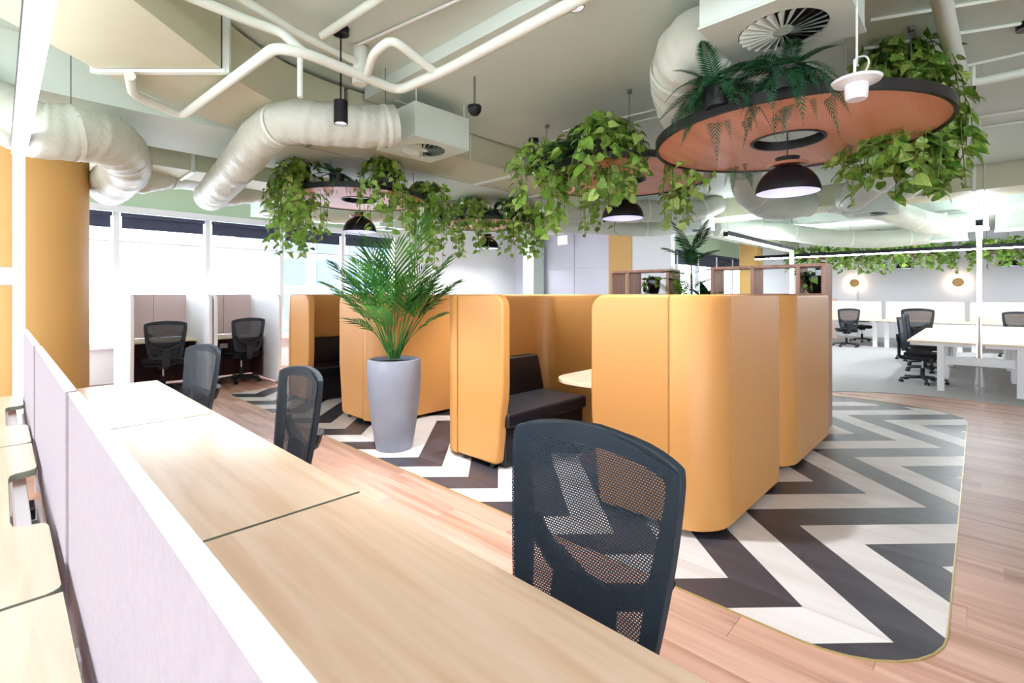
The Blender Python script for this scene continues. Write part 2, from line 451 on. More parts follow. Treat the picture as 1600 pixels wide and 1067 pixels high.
# buildings seen through the glass, pale in the glare
def facade(loc, w, h, nx, nz, label):
    t = thing('neighbour_building', label, 'building', loc)
    MB().box(-w/2, 0, 0, w/2, 6, h).build('wall', 'facade', t)
    for i in range(nx):
        for k in range(nz):
            x = -w/2+(i+.5)*w/nx; z = (k+.5)*h/nz
            MB().box(x-w/nx*.34, -.05, z-h/nz*.36, x+w/nx*.34, 0, z+h/nz*.36).build('window', 'facade_glass', t)
facade((13.0, 27, -4), 6, 9.5, 3, 5, 'pale blue glazed building outside the left windows behind the tall palm')
facade((19.5, 30, -4), 5.5, 13, 4, 5, 'white building outside, farther right behind the window glass')
# -- inner end: pier, panelled wall, gold return
struct(MB().box(10.0, 8.75, 0, 10.45, 9.15, SLAB).build('wall_pier', 'paint_cream', bevel=.02))
wf = struct(MB().box(10.6, 6.72, 0, 10.8, 10, SLAB).build('wall_panelled', 'lilac_panel'))
o = wf.location
for (y0, y1, z0, z1) in ((7.82, 9.1, .02, 2.1), (7.82, 9.1, 2.12, 3.05), (6.74, 7.8, .02, 2.1), (6.74, 7.8, 2.12, 3.05)):
    p = MB().box(10.585, y0, z0, 10.6, y1, z1).build('panel', 'lilac_panel', wf, .002); p.location = -o
struct(MB().box(10.35, 6.72, 3.05, 10.6, 10, SLAB).build('wall_bulkhead', 'wall_white'))
struct(MB().box(10.5, 6.04, 0, 10.9, 6.70, SLAB).build('wall_gold', 'gold', bevel=.01))
struct(MB().box(10.5, 5.05, 0, 10.7, 6.03, SLAB).build('wall_end', 'wall_white'))
t = thing('exit_sign', 'small lit exit sign hanging in front of the lilac panelled wall', 'sign', (10.2, 7.9, 2.72))
MB().box(-.02, -.17, 0, .02, .17, .25).build('housing', 'white', t, .006)
MB().box(-.024, -.15, .02, -.02, .15, .23).build('sign_face', 'exit_glow', t)
MB().tube([(0, 0, .25), (0, 0, SLAB-2.72)], .012, 8).build('drop_rod', 'white', t)
# -- far windows (Y = 6.5) and far wall (X = 20)
struct(MB().box(10.9, 6.5, 0, 20, 6.7, .6).build('wall_far_sill', 'wall_white'))
struct(MB().box(10.9, 6.5, 2.75, 20, 6.7, SLAB).build('wall_far_head', 'wall_green'))
for i in range(6):
    w = bpy.data.objects.new('window_%d' % (i+8), None); COL.objects.link(w); w.location = (11.6+1.5*i, 6.5, .6); struct(w)
    MB().box(-.79, -.04, 0, -.71, .06, 2.15).build('window_mullion', 'frame_white', w)
    MB().box(-.71, .01, 0, .71, .018, 2.15).build('pane', 'pane', w)
    MB().box(-.70, -.035, 1.72, .70, -.03, 2.10).build('blind_fabric', 'blind', w)
    MB().tube([(-.70, -.06, 2.11), (.70, -.06, 2.11)], .035, 10).build('blind_roll', 'blind', w)
struct(MB().box(20, -6, 0, 20.2, 6.7, SLAB).build('wall_far', 'wall_white'))
struct(MB().box(19.97, 2.95, 0, 20, 2.99, SLAB).build('trim_2', 'paint_cream'))
tag(MB().box(16.9, 5.2, 0, 17.5, 5.75, SLAB).build('gold_column', 'gold', bevel=.02), 'far square gold column standing beside the far windows', 'column')
# -- round gold column by the window wall
t = thing('gold_column', 'large round gold painted column behind the far end of the desks', 'column', (.18, 6.6, 0))
MB().lathe([(.45, 0), (.45, SLAB)], seg=64).build('shaft', 'gold', t)
MB().lathe([(.455, 0), (.462, .005), (.462, .1), (.455, .105)], seg=64).build('skirting', 'white', t)
tag(MB().box(-.01, 6.15, 1.50, .08, 6.18, 1.66).build('wall_switch', 'white', bevel=.008), 'white switch plate on the round gold column', 'switch')

# ================================================================== BOOTHS
BH = CAMH
def booth(name, label, loc, rz, W=2.48, D=1.46, ret=.82, opening=True, inner=True):
    """padded seating booth, opening towards local -X; origin at the floor centre"""
    t = thing(name, label, 'booth', loc, rz, 'yellow upholstered booths')
    th, r, z0, z1 = .095, .26, .045, BH
    prof = [(0, z0), (0, z1-.03), (.009, z1-.009), (.03, z1), (th-.03, z1), (th-.009, z1-.009), (th, z1-.03), (th, z0)]
    xf, xb = -D/2, D/2; y0, y1 = -W/2, W/2
    g = .004
    # back wall with its two rounded corners (three panels), sides, front corners
    def pan(nm, path): return MB().sweep(path, prof).build(nm, 'yellow', t)
    pan('back_panel', [(xb, y0+r+g), (xb, 0-g)])
    pan('back_panel', [(xb, g), (xb, y1-r-g)])
    pan('corner_panel', arc(xb-r, y0+r, r, -90, 0, 10))
    pan('corner_panel', arc(xb-r, y1-r, r, 0, 90, 10))
    pan('side_panel', [(xf+r+g, y0), (xb-r-g, y0)])
    pan('side_panel', [(xb-r-g, y1), (xf+r+g, y1)])
    pan('corner_panel', arc(xf+r, y0+r, r, 180, 270, 10))
    pan('corner_panel', arc(xf+r, y1-r, r, 90, 180, 10))
    # return panels beside the opening: rounded top corner, tapering below
    w = ret-r
    out = [(0, z0), (w-.13, z0)]+[(w-.105+.04*math.sin(R(a)), z0+.05-.05*math.cos(R(a))) for a in range(20, 91, 23)]
    out += [(w-.02, .50), (w-.004, .60), (w, .68)]+[(w-.11+.11*math.cos(R(a)), z1-.11+.11*math.sin(R(a))) for a in range(0, 91, 15)]+[(0, z1)]
    for s in (-1, 1):
        ys = s*(W/2-r-g)
        MB().prism([(ys-s*p[0], p[1]) for p in out], xf, xf+th, plane='YZ').build('return_panel', 'yellow', t, .022, 3)
    # welts, feet
    for (x, y) in ((xf+.05, y0+.33), (xf+.05, y1-.33), (xf+.05, y0+ret-.16), (xf+.05, y1-ret+.16), (xb-.08, y0+.25), (xb-.08, y1-.25), (xf+.3, y0+.05), (xb-.3, y0+.05), (xf+.3, y1-.05), (xb-.3, y1-.05)):
        MB().lathe([(.022, 0), (.022, .05)], (x, y, 0), 10).build('foot', 'black', t)
    for s in (-1, 1):
        yo = s*(W/2-th-.005)
        bt = thing('booth_bench', label.replace('booth', 'bench inside the booth') if False else '', 'bench')
        del bt['label'], bt['category']
        bt.parent = t; bt.location = (0, yo, 0)
        bt.name = 'bench'
        xa, xe = xf+.06, xb-th-.22
        MB().box(xa, -s*.70, .03, xe, 0, .32) if False else None
        MB().box(xa+.02, min(-s*.68, 0), .02, xe, max(-s*.68, 0), .33).build('bench_base', 'black_leather', bt, .012)
        MB().box(xa, min(-s*.73, -s*.17), .335, xe, max(-s*.73, -s*.17), .455).build('seat', 'black_leather', bt, .03, 3)
        bk = [(0, .30), (-s*.18, .30), (-s*.20, .46), (-s*.12, .80), (0, .80)]
        MB().prism(bk, xa, xe, plane='YZ').build('backrest', 'black_leather', bt, .025, 3)
    return t
b1 = booth('seating_booth', 'nearest yellow padded booth, open towards the desks, behind the front chair', (2.745+.73, 2.31, 0), 0)
b2 = booth('seating_booth', 'yellow padded booth farther along, behind the grey pot and next to the window pods', (2.745+.73, 5.85, 0), 0)
b3 = booth('seating_booth', 'yellow booth standing back to back behind the nearest booth', (4.235+.81, 2.31, 0), PI, D=1.62)
def booth_table(loc, label, rz=0):
    t = thing('booth_table', label, 'table', loc, rz)
    MB().prism(rrect(-.5, -.31, .5, .31, .26, 8), .705, .735).build('table_top', 'desk_wood_x', t, .004)
    MB().lathe([(.035, .02), (.035, .705)], seg=16).build('pedestal', 'maroon', t)
    MB().lathe([(0, 0), (.27, 0), (.27, .012), (.08, .02), (.05, .05), (0, .05)], seg=32).build('base', 'maroon', t)
    MB().lathe([(.0, .69), (.16, .69), (.16, .705), (0, .705)], seg=20).build('mounting_plate', 'black', t)
booth_table((3.60, 2.27, 0), 'light wood table on a dark red pedestal inside the nearest yellow booth')
booth_table((3.60, 5.85, 0), 'light wood table inside the yellow booth behind the grey pot')

# ================================================================== DESKS (near bank)
def desk_near(label, y0, y1, side, group):
    t = thing('bench_desk', label, 'desk', (.131+side*.38, (y0+y1)/2, 0), 0, group)
    h = (y1-y0)/2-.006
    if side > 0:
        poly = [(-.35, -h), (.357, -h), (.357, h), (-.35, h)]
    else:
        cut = [(.35, -.36), (.345, -.33), (.325, -.315), (.29, -.31), (.275, -.29), (.27, -.25), (.27, .25), (.275, .29), (.29, .31), (.325, .32), (.345, .335), (.35, .37)]
        poly = [(-.38, -h), (.32, -h)]+arc(.32, -h+.03, .03, -90, 0, 3)+cut+[(.35, h), (-.38, h)]
    MB().prism(poly, .708, .733, 0, 1).build('desktop', ['desk_wood', 'sage_edge'], t, .0015, 1)
    for sy in (-1, 1):
        MB().box(side*.30-.03, sy*(h-.12)-.03, 0, side*.30+.03, sy*(h-.12)+.03, .66).build('leg', 'white', t, .004)
        MB().box(-side*.26-.03, sy*(h-.12)-.03, 0, -side*.26+.03, sy*(h-.12)+.03, .66).build('leg', 'white', t, .004)
        MB().box(-.33, sy*(h-.12)-.025, .66, .33, sy*(h-.12)+.025, .708).build('cross_beam', 'white', t, .004)
    MB().box(-side*.30-.02, -h+.1, .62, -side*.30+.02, h-.1, .68).build('long_beam', 'white', t, .004)
    tr = MB(); x = -side*.31
    tr.box(x-.05, -h*.55, .52, x+.05, h*.55, .53).box(x-.05, -h*.55, .53, x-.04, h*.55, .58).box(x+.04, -h*.55, .53, x+.05, h*.55, .58)
    tr.build('cable_tray', 'white', t)
    for k in (-.25, 0, .25): MB().box(x-.03, k-.06, .58, x+.03, k+.06, .62).build('socket_block', 'black', t, .003)
YJ = [-.06, 1.56, 3.20, 4.77]
nm = ['nearest', 'middle', 'farthest']
for k in range(3):
    desk_near('%s light wood desk of the row on the right of the felt screens' % nm[k], YJ[k], YJ[k+1], 1, 'right hand row of light desks')
    desk_near('%s light wood desk of the row on the left of the felt screens' % nm[k], YJ[k]-.02, YJ[k+1]-.02, -1, 'left hand row of light desks')
for k, (a, b2_) in enumerate(((-.1, 1.68), (1.695, 3.24), (3.255, 4.76))):
    t = thing('desk_screen', '%s pale felt screen standing between the two rows of desks' % nm[k], 'screen', (.131-.006*k, (a+b2_)/2, 0), 0, 'pale felt desk screens')
    h = (b2_-a)/2
    MB().box(-.011, -h, .60, .011, h, 1.165+.006*k).build('felt_panel', 'screen_felt', t, .004)
    MB().box(-.0116, -h+.002, 1.163+.006*k, .0116, h-.002, 1.170+.006*k).build('top_trim', 'screen_edge', t, .002)
    for yy in (-h*.7, h*.7): MB().box(-.02, yy-.03, .55, .02, yy+.03, .64).build('clamp', 'white', t, .003)

# ================================================================== CHAIRS
def yb(x, z): return -.225-.115*(z-.5)-.05*math.sin((z-.5)*4)*.3+.55*x*x
def outline(k=1., inset=0.):
    p = [(0, .505), (.15, .505), (.188, .53), (.208, .60), (.228, .72), (.244, .85), (.252, .96), (.250, 1.0), (.236, 1.018), (.15, 1.040), (0, 1.052)]
    q = [(v.x, v.y) for v in catmull([Vector((a, b_)) for a, b_ in p], 3)]; q[0] = p[0]; q[-1] = p[-1]
    return q+[(-x, z) for (x, z) in q[-2:0:-1]]
def make_chair():
    t = thing('task_chair', 'chair', 'chair')
    full = outline(); cz = .78
    # back frame: ring swept round the outline
    b = MB(); n = len(full); vs = []
    for (x, z) in full:
        bw = .052; xi, zi = x*(1-bw/max(.2, math.hypot(x, z-cz))), cz+(z-cz)*(1-bw/max(.2, math.hypot(x, z-cz)))
        for (px, pz, dy) in ((x, z, .0), (x, z, -.028), (xi, zi, -.024), (xi, zi, 0)):
            vs.append((px, yb(px, pz)+dy, pz))
    fs = [(i*4+k, ((i+1) % n)*4+k, ((i+1) % n)*4+(k+1) % 4, i*4+(k+1) % 4) for i in range(n) for k in range(4)]
    b.add(vs, fs); b.build('back_frame', 'chair_blue', t, .006, 2)
    # woven mesh stretched over the front of the frame
    rows = 14; cols = 12; vs = []; zs = [.507+(1.048-.507)*i/rows for i in range(rows+1)]
    right = [(x, z) for (x, z) in full[:31]]
    def half(z):
        for i in range(len(right)-1):
            (xa, za), (xb_, zb) = right[i], right[i+1]
            if za <= z <= zb and zb > za: return xa+(xb_-xa)*(z-za)/(zb-za)
        return .02
    for z in zs:
        hw = max(.02, half(z))
        if z < .52: hw = .16
        for j in range(cols+1):
            x = hw*(-1+2*j/cols); vs.append((x, yb(x, z)+.004, z))
    fs = [(i*(cols+1)+j, i*(cols+1)+j+1, (i+1)*(cols+1)+j+1, (i+1)*(cols+1)+j) for i in range(rows) for j in range(cols)]
    MB().add(vs, fs).build('back_mesh', 'net_blue', t)
    # Y-shaped carrier behind the mesh and the upright
    for s in (-1, 1):
        pth = catmull([(s*.205, yb(.205, .76)-.04, .765), (s*.15, yb(.15, .69)-.045, .70), (s*.06, yb(.06, .645)-.045, .655), (0, yb(0, .62)-.05, .62)], 4)
        MB().tube(pth, [.024]*5+[.03]*8, 8).build('carrier_arm', 'chair_black', t)
    MB().prism([(-.045, .40), (.045, .40), (.05, .64), (.03, .67), (-.03, .67), (-.05, .64)], yb(0, .6)-.075, yb(0, .6)-.04, plane='XZ').build('upright', 'chair_black', t, .01)
    MB().tube(catmull([(0, yb(0, .6)-.06, .42), (0, -.27, .385), (0, -.15, .385), (0, -.02, .40)], 4), .028, 8).build('recline_arm', 'chair_black', t)
    lb = MB()
    v = []; 
    for i in range(9):
        x = -.10+.025*i
        for (dz, dy) in ((-.075, -.014), (-.075, -.004), (.085-abs(x)*.1, -.004), (.085-abs(x)*.1, -.014)): v.append((x, yb(x, .61+dz)+dy, .61+dz))
    lb.add(v, [(i*4+k, (i+1)*4+k, (i+1)*4+(k+1) % 4, i*4+(k+1) % 4) for i in range(8) for k in range(4)]+[(3, 2, 1, 0), (32, 33, 34, 35)])
    lb.build('lumbar_pad', 'chair_black', t, .006)
    # seat
    sp = rrect(-.245, -.22, .245, .25, .1, 5)
    MB().prism(sp, .425, .49).build('seat', 'seat_fabric', t, .022, 3)
    MB().prism([(x*.9, y*.9) for x, y in sp], .405, .425).build('seat_pan', 'chair_black', t)
    MB().box(-.08, -.12, .355, .08, .1, .405).build('mechanism', 'chair_black', t, .01)
    MB().tube([(.06, .03, .385), (.27, .03, .395)], .006, 6).build('lever', 'chair_black', t)
    MB().lathe([(.03, .10), (.03, .24)], seg=12).build('gas_sleeve', 'chair_black', t)
    MB().lathe([(.014, .24), (.014, .36)], seg=12).build('gas_column', 'chrome', t)
    MB().lathe([(0, .07), (.045, .07), (.05, .10), (.036, .125), (0, .125)], seg=14).build('base_hub', 'chair_black', t)
    leg = MB()
    leg.add([(.02, -.028, .075), (.02, .028, .075), (.02, .028, .118), (.02, -.028, .118), (.31, -.016, .062), (.31, .016, .062), (.31, .016, .082), (.31, -.016, .082)],
            [(0, 3, 2, 1), (4, 5, 6, 7), (0, 1, 5, 4), (1, 2, 6, 5), (2, 3, 7, 6), (3, 0, 4, 7)])
    lm = leg.mesh('base_leg', 'chair_black')
    cs = MB()
    for s in (-1, 1):
        cs.tube([(.30, s*.009, .027), (.30, s*.028, .027)], .027, 12)
    cs.lathe([(.008, .03), (.008, .068)], (.305, 0, 0), 8)
    cm = cs.mesh('caster', 'black')
    for k in range(5):
        M = Matrix.Rotation(2*PI*k/5+.3, 4, 'Z')
        inst('base_leg', lm, t, M); inst('caster', cm, t, M)
    return t
chair0 = make_chair()
def place_chair(x, y, rz, label, group='black task chairs', first=[True], s=1.):
    o = chair0 if first[0] else copy_tree(chair0)
    first[0] = False
    o.location = (x, y, 0); o.rotation_euler = (0, 0, R(rz)); o.scale = (s, s, s)
    tag(o, label, 'chair', group)
place_chair(.745, .735, 86, 'front mesh back task chair, closest to the camera, pushed under the near desk', s=1.03)
place_chair(.775, 2.50, 88, 'dark mesh back task chair at the middle desk, in front of the second booth')
place_chair(.76, 4.10, 99, 'dark task chair at the farthest desk of the near row, seen edge on')
place_chair(1.63, 8.55, -4, 'task chair inside the left window pod, back towards the room')
place_chair(2.72, 8.72, 5, 'task chair inside the second window pod, next to the yellow booth')
place_chair(10.25, .66, 176, 'task chair at the near corner of the open office desk, seen from the side')
place_chair(11.75, .72, 183, 'second task chair along the left side of the open office desk')
place_chair(12.75, .78, 184, 'third task chair along the left side of the open office desk')
place_chair(13.5, .98, -80, 'task chair behind the row of three, its mesh back turned to the room', s=1.08)
place_chair(15.95, 2.62, -70, 'task chair at the far desk row beside the end of the yellow booth')
place_chair(15.6, -.62, -92, 'task chair at the far desk row near the right edge of the picture'.replace(' of the picture', ''))
place_chair(17.9, 2.55, 100, 'task chair on the far side of the far desk row')

# ================================================================== WINDOW PODS
def pod(label, x0, x1, y0=8.1, y1=9.43, rightw=True):
    t = thing('work_pod', label, 'pod', ((x0+x1)/2, (y0+y1)/2, 0), 0, 'window work pods')
    w = (x1-x0)/2; h = (y1-y0)/2; th = .05
    sh = [(-h, .02), (h, .02), (h, BH), (-h+.12, BH)]+[(-h+.12-.10*math.sin(R(a))-.0, BH-.10+.10*math.cos(R(a))) for a in range(15, 91, 15)]
    sh = [(-h+.06, .02), (h, .02), (h, BH), (-h+.12, BH)]+[(-h+.12-.12*math.sin(R(a)), BH-.12+.12*math.cos(R(a))) for a in range(15, 91, 15)]+[(-h, .75)]
    for s in (-1, 1):
        xa = s*w-(th if s > 0 else 0)
        MB().prism(sh, xa, xa+th, plane='YZ').build('side_panel', 'pod_white', t, .012, 3)
    MB().box(-w+th, h-.05, .74, 0-.002, h, BH).build('back_panel', 'pod_pink', t, .008)
    MB().box(.002, h-.05, .74, w-th, h, BH).build('back_panel', 'pod_pink', t, .008)
    MB().box(-w+th, h-.05, .03, 0-.002, h, .735).build('lower_panel', 'pod_maroon_shade', t, .008)  # darker than the upper panels: shade below the worktop is in the colour
    MB().box(.002, h-.05, .03, w-th, h, .735).build('lower_panel', 'pod_maroon_shade', t, .008)
    MB().prism([(-w+th, -.02), (w-th-.1, -.02)]+[(w-th, -.10), (w-th, h-.05), (-w+th, h-.05)], .705, .733).build('worktop', 'desk_wood_x', t, .003)
    for s in (-1, 1):
        xa = s*(w-th-.012)
        MB().box(xa-.01, 0, .05, xa+.01, h-.06, .70).build('lining_panel', 'pod_maroon_shade', t)
    MB().box(-.06, h-.065, .5, .06, h-.05, .58).build('power_outlet', 'white', t, .003)
    for (x, y) in ((-w+.025, -h+.15), (w-.025, -h+.15), (-w+.025, h-.1), (w-.025, h-.1)): MB().lathe([(.018, 0), (.018, .03)], (x, y, 0), 8).build('foot', 'black', t)
pod('left pale work pod at the window, pink lining, next to the gold column', 1.18, 2.145)
pod('second pale work pod at the window, beside the yellow booth', 2.165, 3.13)

# ================================================================== OPEN OFFICE DESKS (right)
def desk_open(label, x0, x1, y0, y1, axis, group):
    t = thing('office_desk', label, 'desk', ((x0+x1)/2, (y0+y1)/2, 0), 0, group)
    a, b = (x1-x0)/2, (y1-y0)/2
    MB().box(-a+.004, -b, .708, a-.004, b, .733).build('desktop', 'desk_wood_x', t, .002)
    for s in (-1, 1):
        if axis == 'X':
            MB().box(s*(a-.12)-.035, -.04, 0, s*(a-.12)+.035, .04, .66).build('leg', 'white', t, .004)
            MB().box(s*(a-.12)-.04, -b+.05, .66, s*(a-.12)+.04, b-.03, .708).build('cross_beam', 'white', t, .004)
        else:
            MB().box(-.04-a*.3, s*(b-.12)-.05, 0, .06-a*.3, s*(b-.12)+.05, .66).build('leg', 'white', t, .004)
            MB().box(-a+.05, s*(b-.12)-.04, .66, a-.03, s*(b-.12)+.04, .708).build('cross_beam', 'white', t, .004)
    if axis == 'X': MB().box(-a+.12, -.03, .60, a-.12, .03, .66).build('long_beam', 'white', t, .004)
    else: MB().box(-.03-a*.3, -b+.12, .60, .05-a*.3, b-.12, .66).build('long_beam', 'white', t, .004)
def felt(label, x0, y0, x1, y1, z0, z1, group):
    t = thing('desk_screen', label, 'screen', ((x0+x1)/2, (y0+y1)/2, 0), 0, group)
    a, b = (x1-x0)/2, (y1-y0)/2
    if a > b: MB().prism(rrect(-a, z0, a, z1, .05, 4), -b, b, plane='XZ').build('felt_panel', 'screen_pink', t, .004)
    else: MB().prism(rrect(-b, z0, b, z1, .05, 4), -a, a, plane='YZ').build('felt_panel', 'screen_pink', t, .004)
    for s in (-.7, .7):
        if a > b: MB().box(s*a-.03, -.02, z0-.1, s*a+.03, .02, z0+.03).build('clamp', 'white', t, .003)
        else: MB().box(-.02, s*b-.03, z0-.1, .02, s*b+.03, z0+.03).build('clamp', 'white', t, .003)
on = ['front', 'second', 'rear']
for k in range(3):
    xa = 9.45+1.77*k
    desk_open('%s desk on the left side of the open office bench, towards the chairs' % on[k], xa, xa+1.77, .03, .79, 'X', 'open office bench desks')
    desk_open('%s desk on the right side of the open office bench' % on[k], xa, xa+1.77, -.79, -.03, 'X', 'open office bench desks')
    felt('%s thin pink screen seen edge on along the open office bench' % on[k], xa+.05, -.012, xa+1.72, .012, .52, 1.10, 'open office bench screens')
for s in (1, -1):
    MB
t = thing('end_frame', 'white cross rail joining the end legs of the open office bench', 'desk frame', (9.6, 0, 0))
MB().box(-.02, -.36, .40, .02, .36, .52).build('end_rail', 'white', t, .004)
for k, (ya, yb_) in enumerate(((1.92, 3.6), (.225, 1.905), (-1.47, .21))):
    w3 = ['left', 'middle', 'right'][k]
    desk_open('%s desk of the far row in front of the white wall' % w3, 16.1, 16.86, ya, yb_, 'Y', 'far row desks')
    felt('%s pink felt screen of the far desk row' % w3, 16.88, ya+.04, 16.905, yb_-.04, .70, 1.225, 'far row screens')
tag(MB().box(18.6, 3.3, .006, 18.64, 4.9, 1.29).build('desk_screen', 'screen_pink', bevel=.01), 'pink screen standing farthest back, left end near the booth', 'screen')

# ================================================================== SHELF, POTS
def shelf_unit(label, y0, y1, divs):
    t = thing('open_shelf', label, 'shelf', (6.05, (y0+y1)/2, 0))
    h = (y1-y0)/2; ztop = 1.745
    MB().box(-.17, -h, ztop-.03, .17, h, ztop).build('top_board', 'shelf_wood', t, .002)
    for z in (1.43, .95, .5, .08): MB().box(-.168, -h+.03, z-.025, .168, h-.03, z).build('shelf_board', 'shelf_wood', t, .002)
    for d in [-h+.018, h-.018]+[d-(y0+y1)/2 for d in divs]:
        MB().box(-.17, d-.018, 0, .17, d+.018, ztop-.03).build('upright_board', 'shelf_wood', t, .002)
    return t
shelf_unit('open wooden shelf behind the booths, right one, with a black pot', 1.15, 2.33, [1.40, 1.86])
shelf_unit('open wooden shelf behind the booths, left one, with a black pot', 2.86, 3.72, [3.45])

# ================================================================== CEILING SERVICES
def ductbox(label, x0, y0, z0, x1, y1, z1, flanges=(), axis='X', m='duct_olive'):
    t = thing('air_duct', label, 'duct', ((x0+x1)/2, (y0+y1)/2, z0))
    a, b, h = (x1-x0)/2, (y1-y0)/2, z1-z0
    MB().box(-a, -b, 0, a, b, h).build('duct_body', m, t, .004)
    for f in flanges:
        g = .022
        if axis == 'X': MB().box(f-(x0+x1)/2-.02, -b-g, -g, f-(x0+x1)/2+.02, b+g, h+.01).build('flange', 'pipe', t, .003)
        else: MB().box(-a-g, f-(y0+y1)/2-.02, -g, a+g, f-(y0+y1)/2+.02, h+.01).build('flange', 'pipe', t, .003)
    for s in (-.6, .1, .7):
        if axis == 'X': MB().tube([(s*a, -b-.03, -.03), (s*a, -b-.03, SLAB-z0)], .005, 6).build('hanger_rod', 'pipe', t)
        else: MB().tube([(-a-.03, s*b, -.03), (-a-.03, s*b, SLAB-z0)], .005, 6).build('hanger_rod', 'pipe', t)
    return t
# main rectangular duct: comes from overhead at 45 degrees, sweeps into the X direction
def maindct():
    t = thing('air_duct', 'big rectangular main duct sweeping from upper left across to the middle of the ceiling', 'duct', (0, 0, 2.92))
    F = Vector((FW[0], FW[1])); Q = Vector((-FW[1], FW[0]))  # left normal
    W = .84
    c1 = F*3.27+Vector((RT[0], RT[1]))*-2.35
    def ring(p, d, w): n = Vector((-d.y, d.x)); return [p-n*w/2, p+n*w/2]
    def run(nm, pts, ws):
        m = MB(); vs = []
        for i, (p, d) in enumerate(pts):
            a, b = ring(p, d, ws[i]); vs += [(a.x, a.y, 0), (b.x, b.y, 0), (b.x, b.y, .35), (a.x, a.y, .35)]
        fs = [(i*4+k, i*4+(k+1) % 4, (i+1)*4+(k+1) % 4, (i+1)*4+k) for i in range(len(pts)-1) for k in range(4)]
        fs += [(0, 1, 2, 3), tuple(4*(len(pts)-1)+k for k in (3, 2, 1, 0))]
        return m.add(vs, fs).build(nm, 'duct_olive', t)
    run('duct_straight', [(c1-F*4.2, F), (c1-F*1.2, F)], [W, W]); run('duct_straight', [(c1-F*1.19, F), (c1-F*.03, F)], [W, W])
    # elbow
    pts = []; ang0 = YAW; n = 10
    p0 = c1+F*.03; target_y = 4.525
    rad = (target_y-p0.y)/(1-math.cos(ang0)) if True else 1
    cc = p0+Vector((math.sin(ang0), -math.cos(ang0)))*rad
    for i in range(n+1):
        a = ang0*(1-i/n); pts.append((cc+Vector((-math.sin(a), math.cos(a)))*rad, Vector((math.cos(a), math.sin(a)))))
    run('duct_elbow', pts, [W]*(n+1))
    xe = pts[-1][0].x
    xs = [xe+.03, 4.45, 5.6, 6.6]
    for a, b in zip(xs, xs[1:]): run('duct_straight', [(Vector((a+.01, target_y)), Vector((1, 0))), (Vector((b-.01, target_y)), Vector((1, 0)))], [W, W])
    def fl(p, d):
        n = Vector((-d.y, d.x)); m = MB(); g = .022
        A = p-n*(W/2+g); B = p+n*(W/2+g)
        m.bar((A.x, A.y, -g/2), (B.x, B.y, -g/2), .045, .024)
        for C in (A, B): m.bar((C.x, C.y, -g), (C.x, C.y, .36), .045, .024, up=(d.x, d.y, 0))
        m.build('flange', 'pipe', t, .002)
    fl(c1, F); fl(c1-F*1.195, F)
    for x in xs[1:-1]: fl(Vector((x, target_y)), Vector((1, 0)))
    for x in (3.6, 5.2): MB().tube([(x, target_y-W/2-.03, -.02), (x, target_y-W/2-.03, .38)], .006, 6).build('hanger_rod', 'pipe', t)
maindct()
# slab beams behind it
bm_ = struct(MB().box(-6.5, 4.98, 2.92, 10.2, 6.07, SLAB).build('ceiling_beam', 'paint_cream'))
ductbox('shallow rectangular duct along the windows, above the pods', -1.0, 6.62, 2.86, 5.6, 7.2, 3.27, (1.55, 3.4), 'X')
ductbox('rectangular duct crossing the ceiling above the open office desk', 9.36, -5.5, 2.87, 10.1, 4.4, 3.25, (-1.2, .05, 1.4, 2.9), 'Y')
ductbox('far rectangular duct above the far windows', 11.2, 4.6, 2.95, 19.5, 5.2, 3.25, (13, 15, 17), 'X')
struct(MB().box(12.6, -5.8, 3.05, 13.1, 6.4, SLAB).build('ceiling_beam', 'paint_cream'))
# diffuser boxes with a swirl of blades
blade = MB(); 
blade.add([(.045, -.004, 0), (.2, -.02, 0), (.2, .012, .022), (.045, .004, .006)], [(0, 1, 2, 3)])
blade.add([(.045, -.004, .002), (.2, -.02, .003), (.2, .012, .026), (.045, .004, .009)], [(3, 2, 1, 0)])
blade_me = blade.mesh('blade', 'paint_cream')
mat('void', (10, 10, 10), .9)
def diffuser(label, x0, y0, z0, s=.62, h=.30, hang=True):
    t = thing('air_diffuser', label, 'diffuser', (x0+s/2, y0+s/2, z0), 0, 'square ceiling air diffusers')
    a = s/2
    MB().box(-a+.006, -a+.006, .016, a-.006, a-.006, h).build('plenum_box', 'paint_cream', t, .003)
    # face plate with a round opening
    n = 32; ri = .205; sq = []
    for k in range(n):
        an = 2*PI*k/n; c, s_ = math.cos(an), math.sin(an); m = a/max(abs(c), abs(s_)); sq.append((c*m, s_*m))
    vs = [(x, y, 0) for x, y in sq]+[(ri*math.cos(2*PI*k/n), ri*math.sin(2*PI*k/n), 0) for k in range(n)]
    vs += [(x, y, .012) for x, y in sq]+[(ri*math.cos(2*PI*k/n), ri*math.sin(2*PI*k/n), .012) for k in range(n)]
    fs = []
    for k in range(n):
        j = (k+1) % n
        fs += [(k, n+k, n+j, j), (2*n+k, 2*n+j, 3*n+j, 3*n+k), (k, j, 2*n+j, 2*n+k), (n+k, 3*n+k, 3*n+j, n+j)]
    MB().add(vs, fs).build('face_plate', 'paint_cream', t)
    MB().lathe([(0, .0155), (.205, .0155), (.205, .014), (0, .014)], seg=32).build('opening', 'void', t)
    MB().lathe([(0, -.003), (.045, -.003), (.05, .006), (0, .006)], seg=20).build('hub', 'paint_cream', t)
    for k in range(24): inst('blade', blade_me, t, Matrix.Translation((0, 0, -.010)) @ Matrix.Rotation(2*PI*k/24, 4, 'Z'))
    if hang:
        for (x, y) in ((-a+.04, -a+.04), (a-.04, a-.04), (-a+.04, a-.04), (a-.04, -a+.04)): MB().tube([(x, y, h), (x, y, slab_at((x0, y0))-z0)], .005, 6).build('hanger_rod', 'pipe', t)
diffuser('large square air diffuser at the top right, over the end of the nearest booth', 2.46, .42, 2.77, .62)
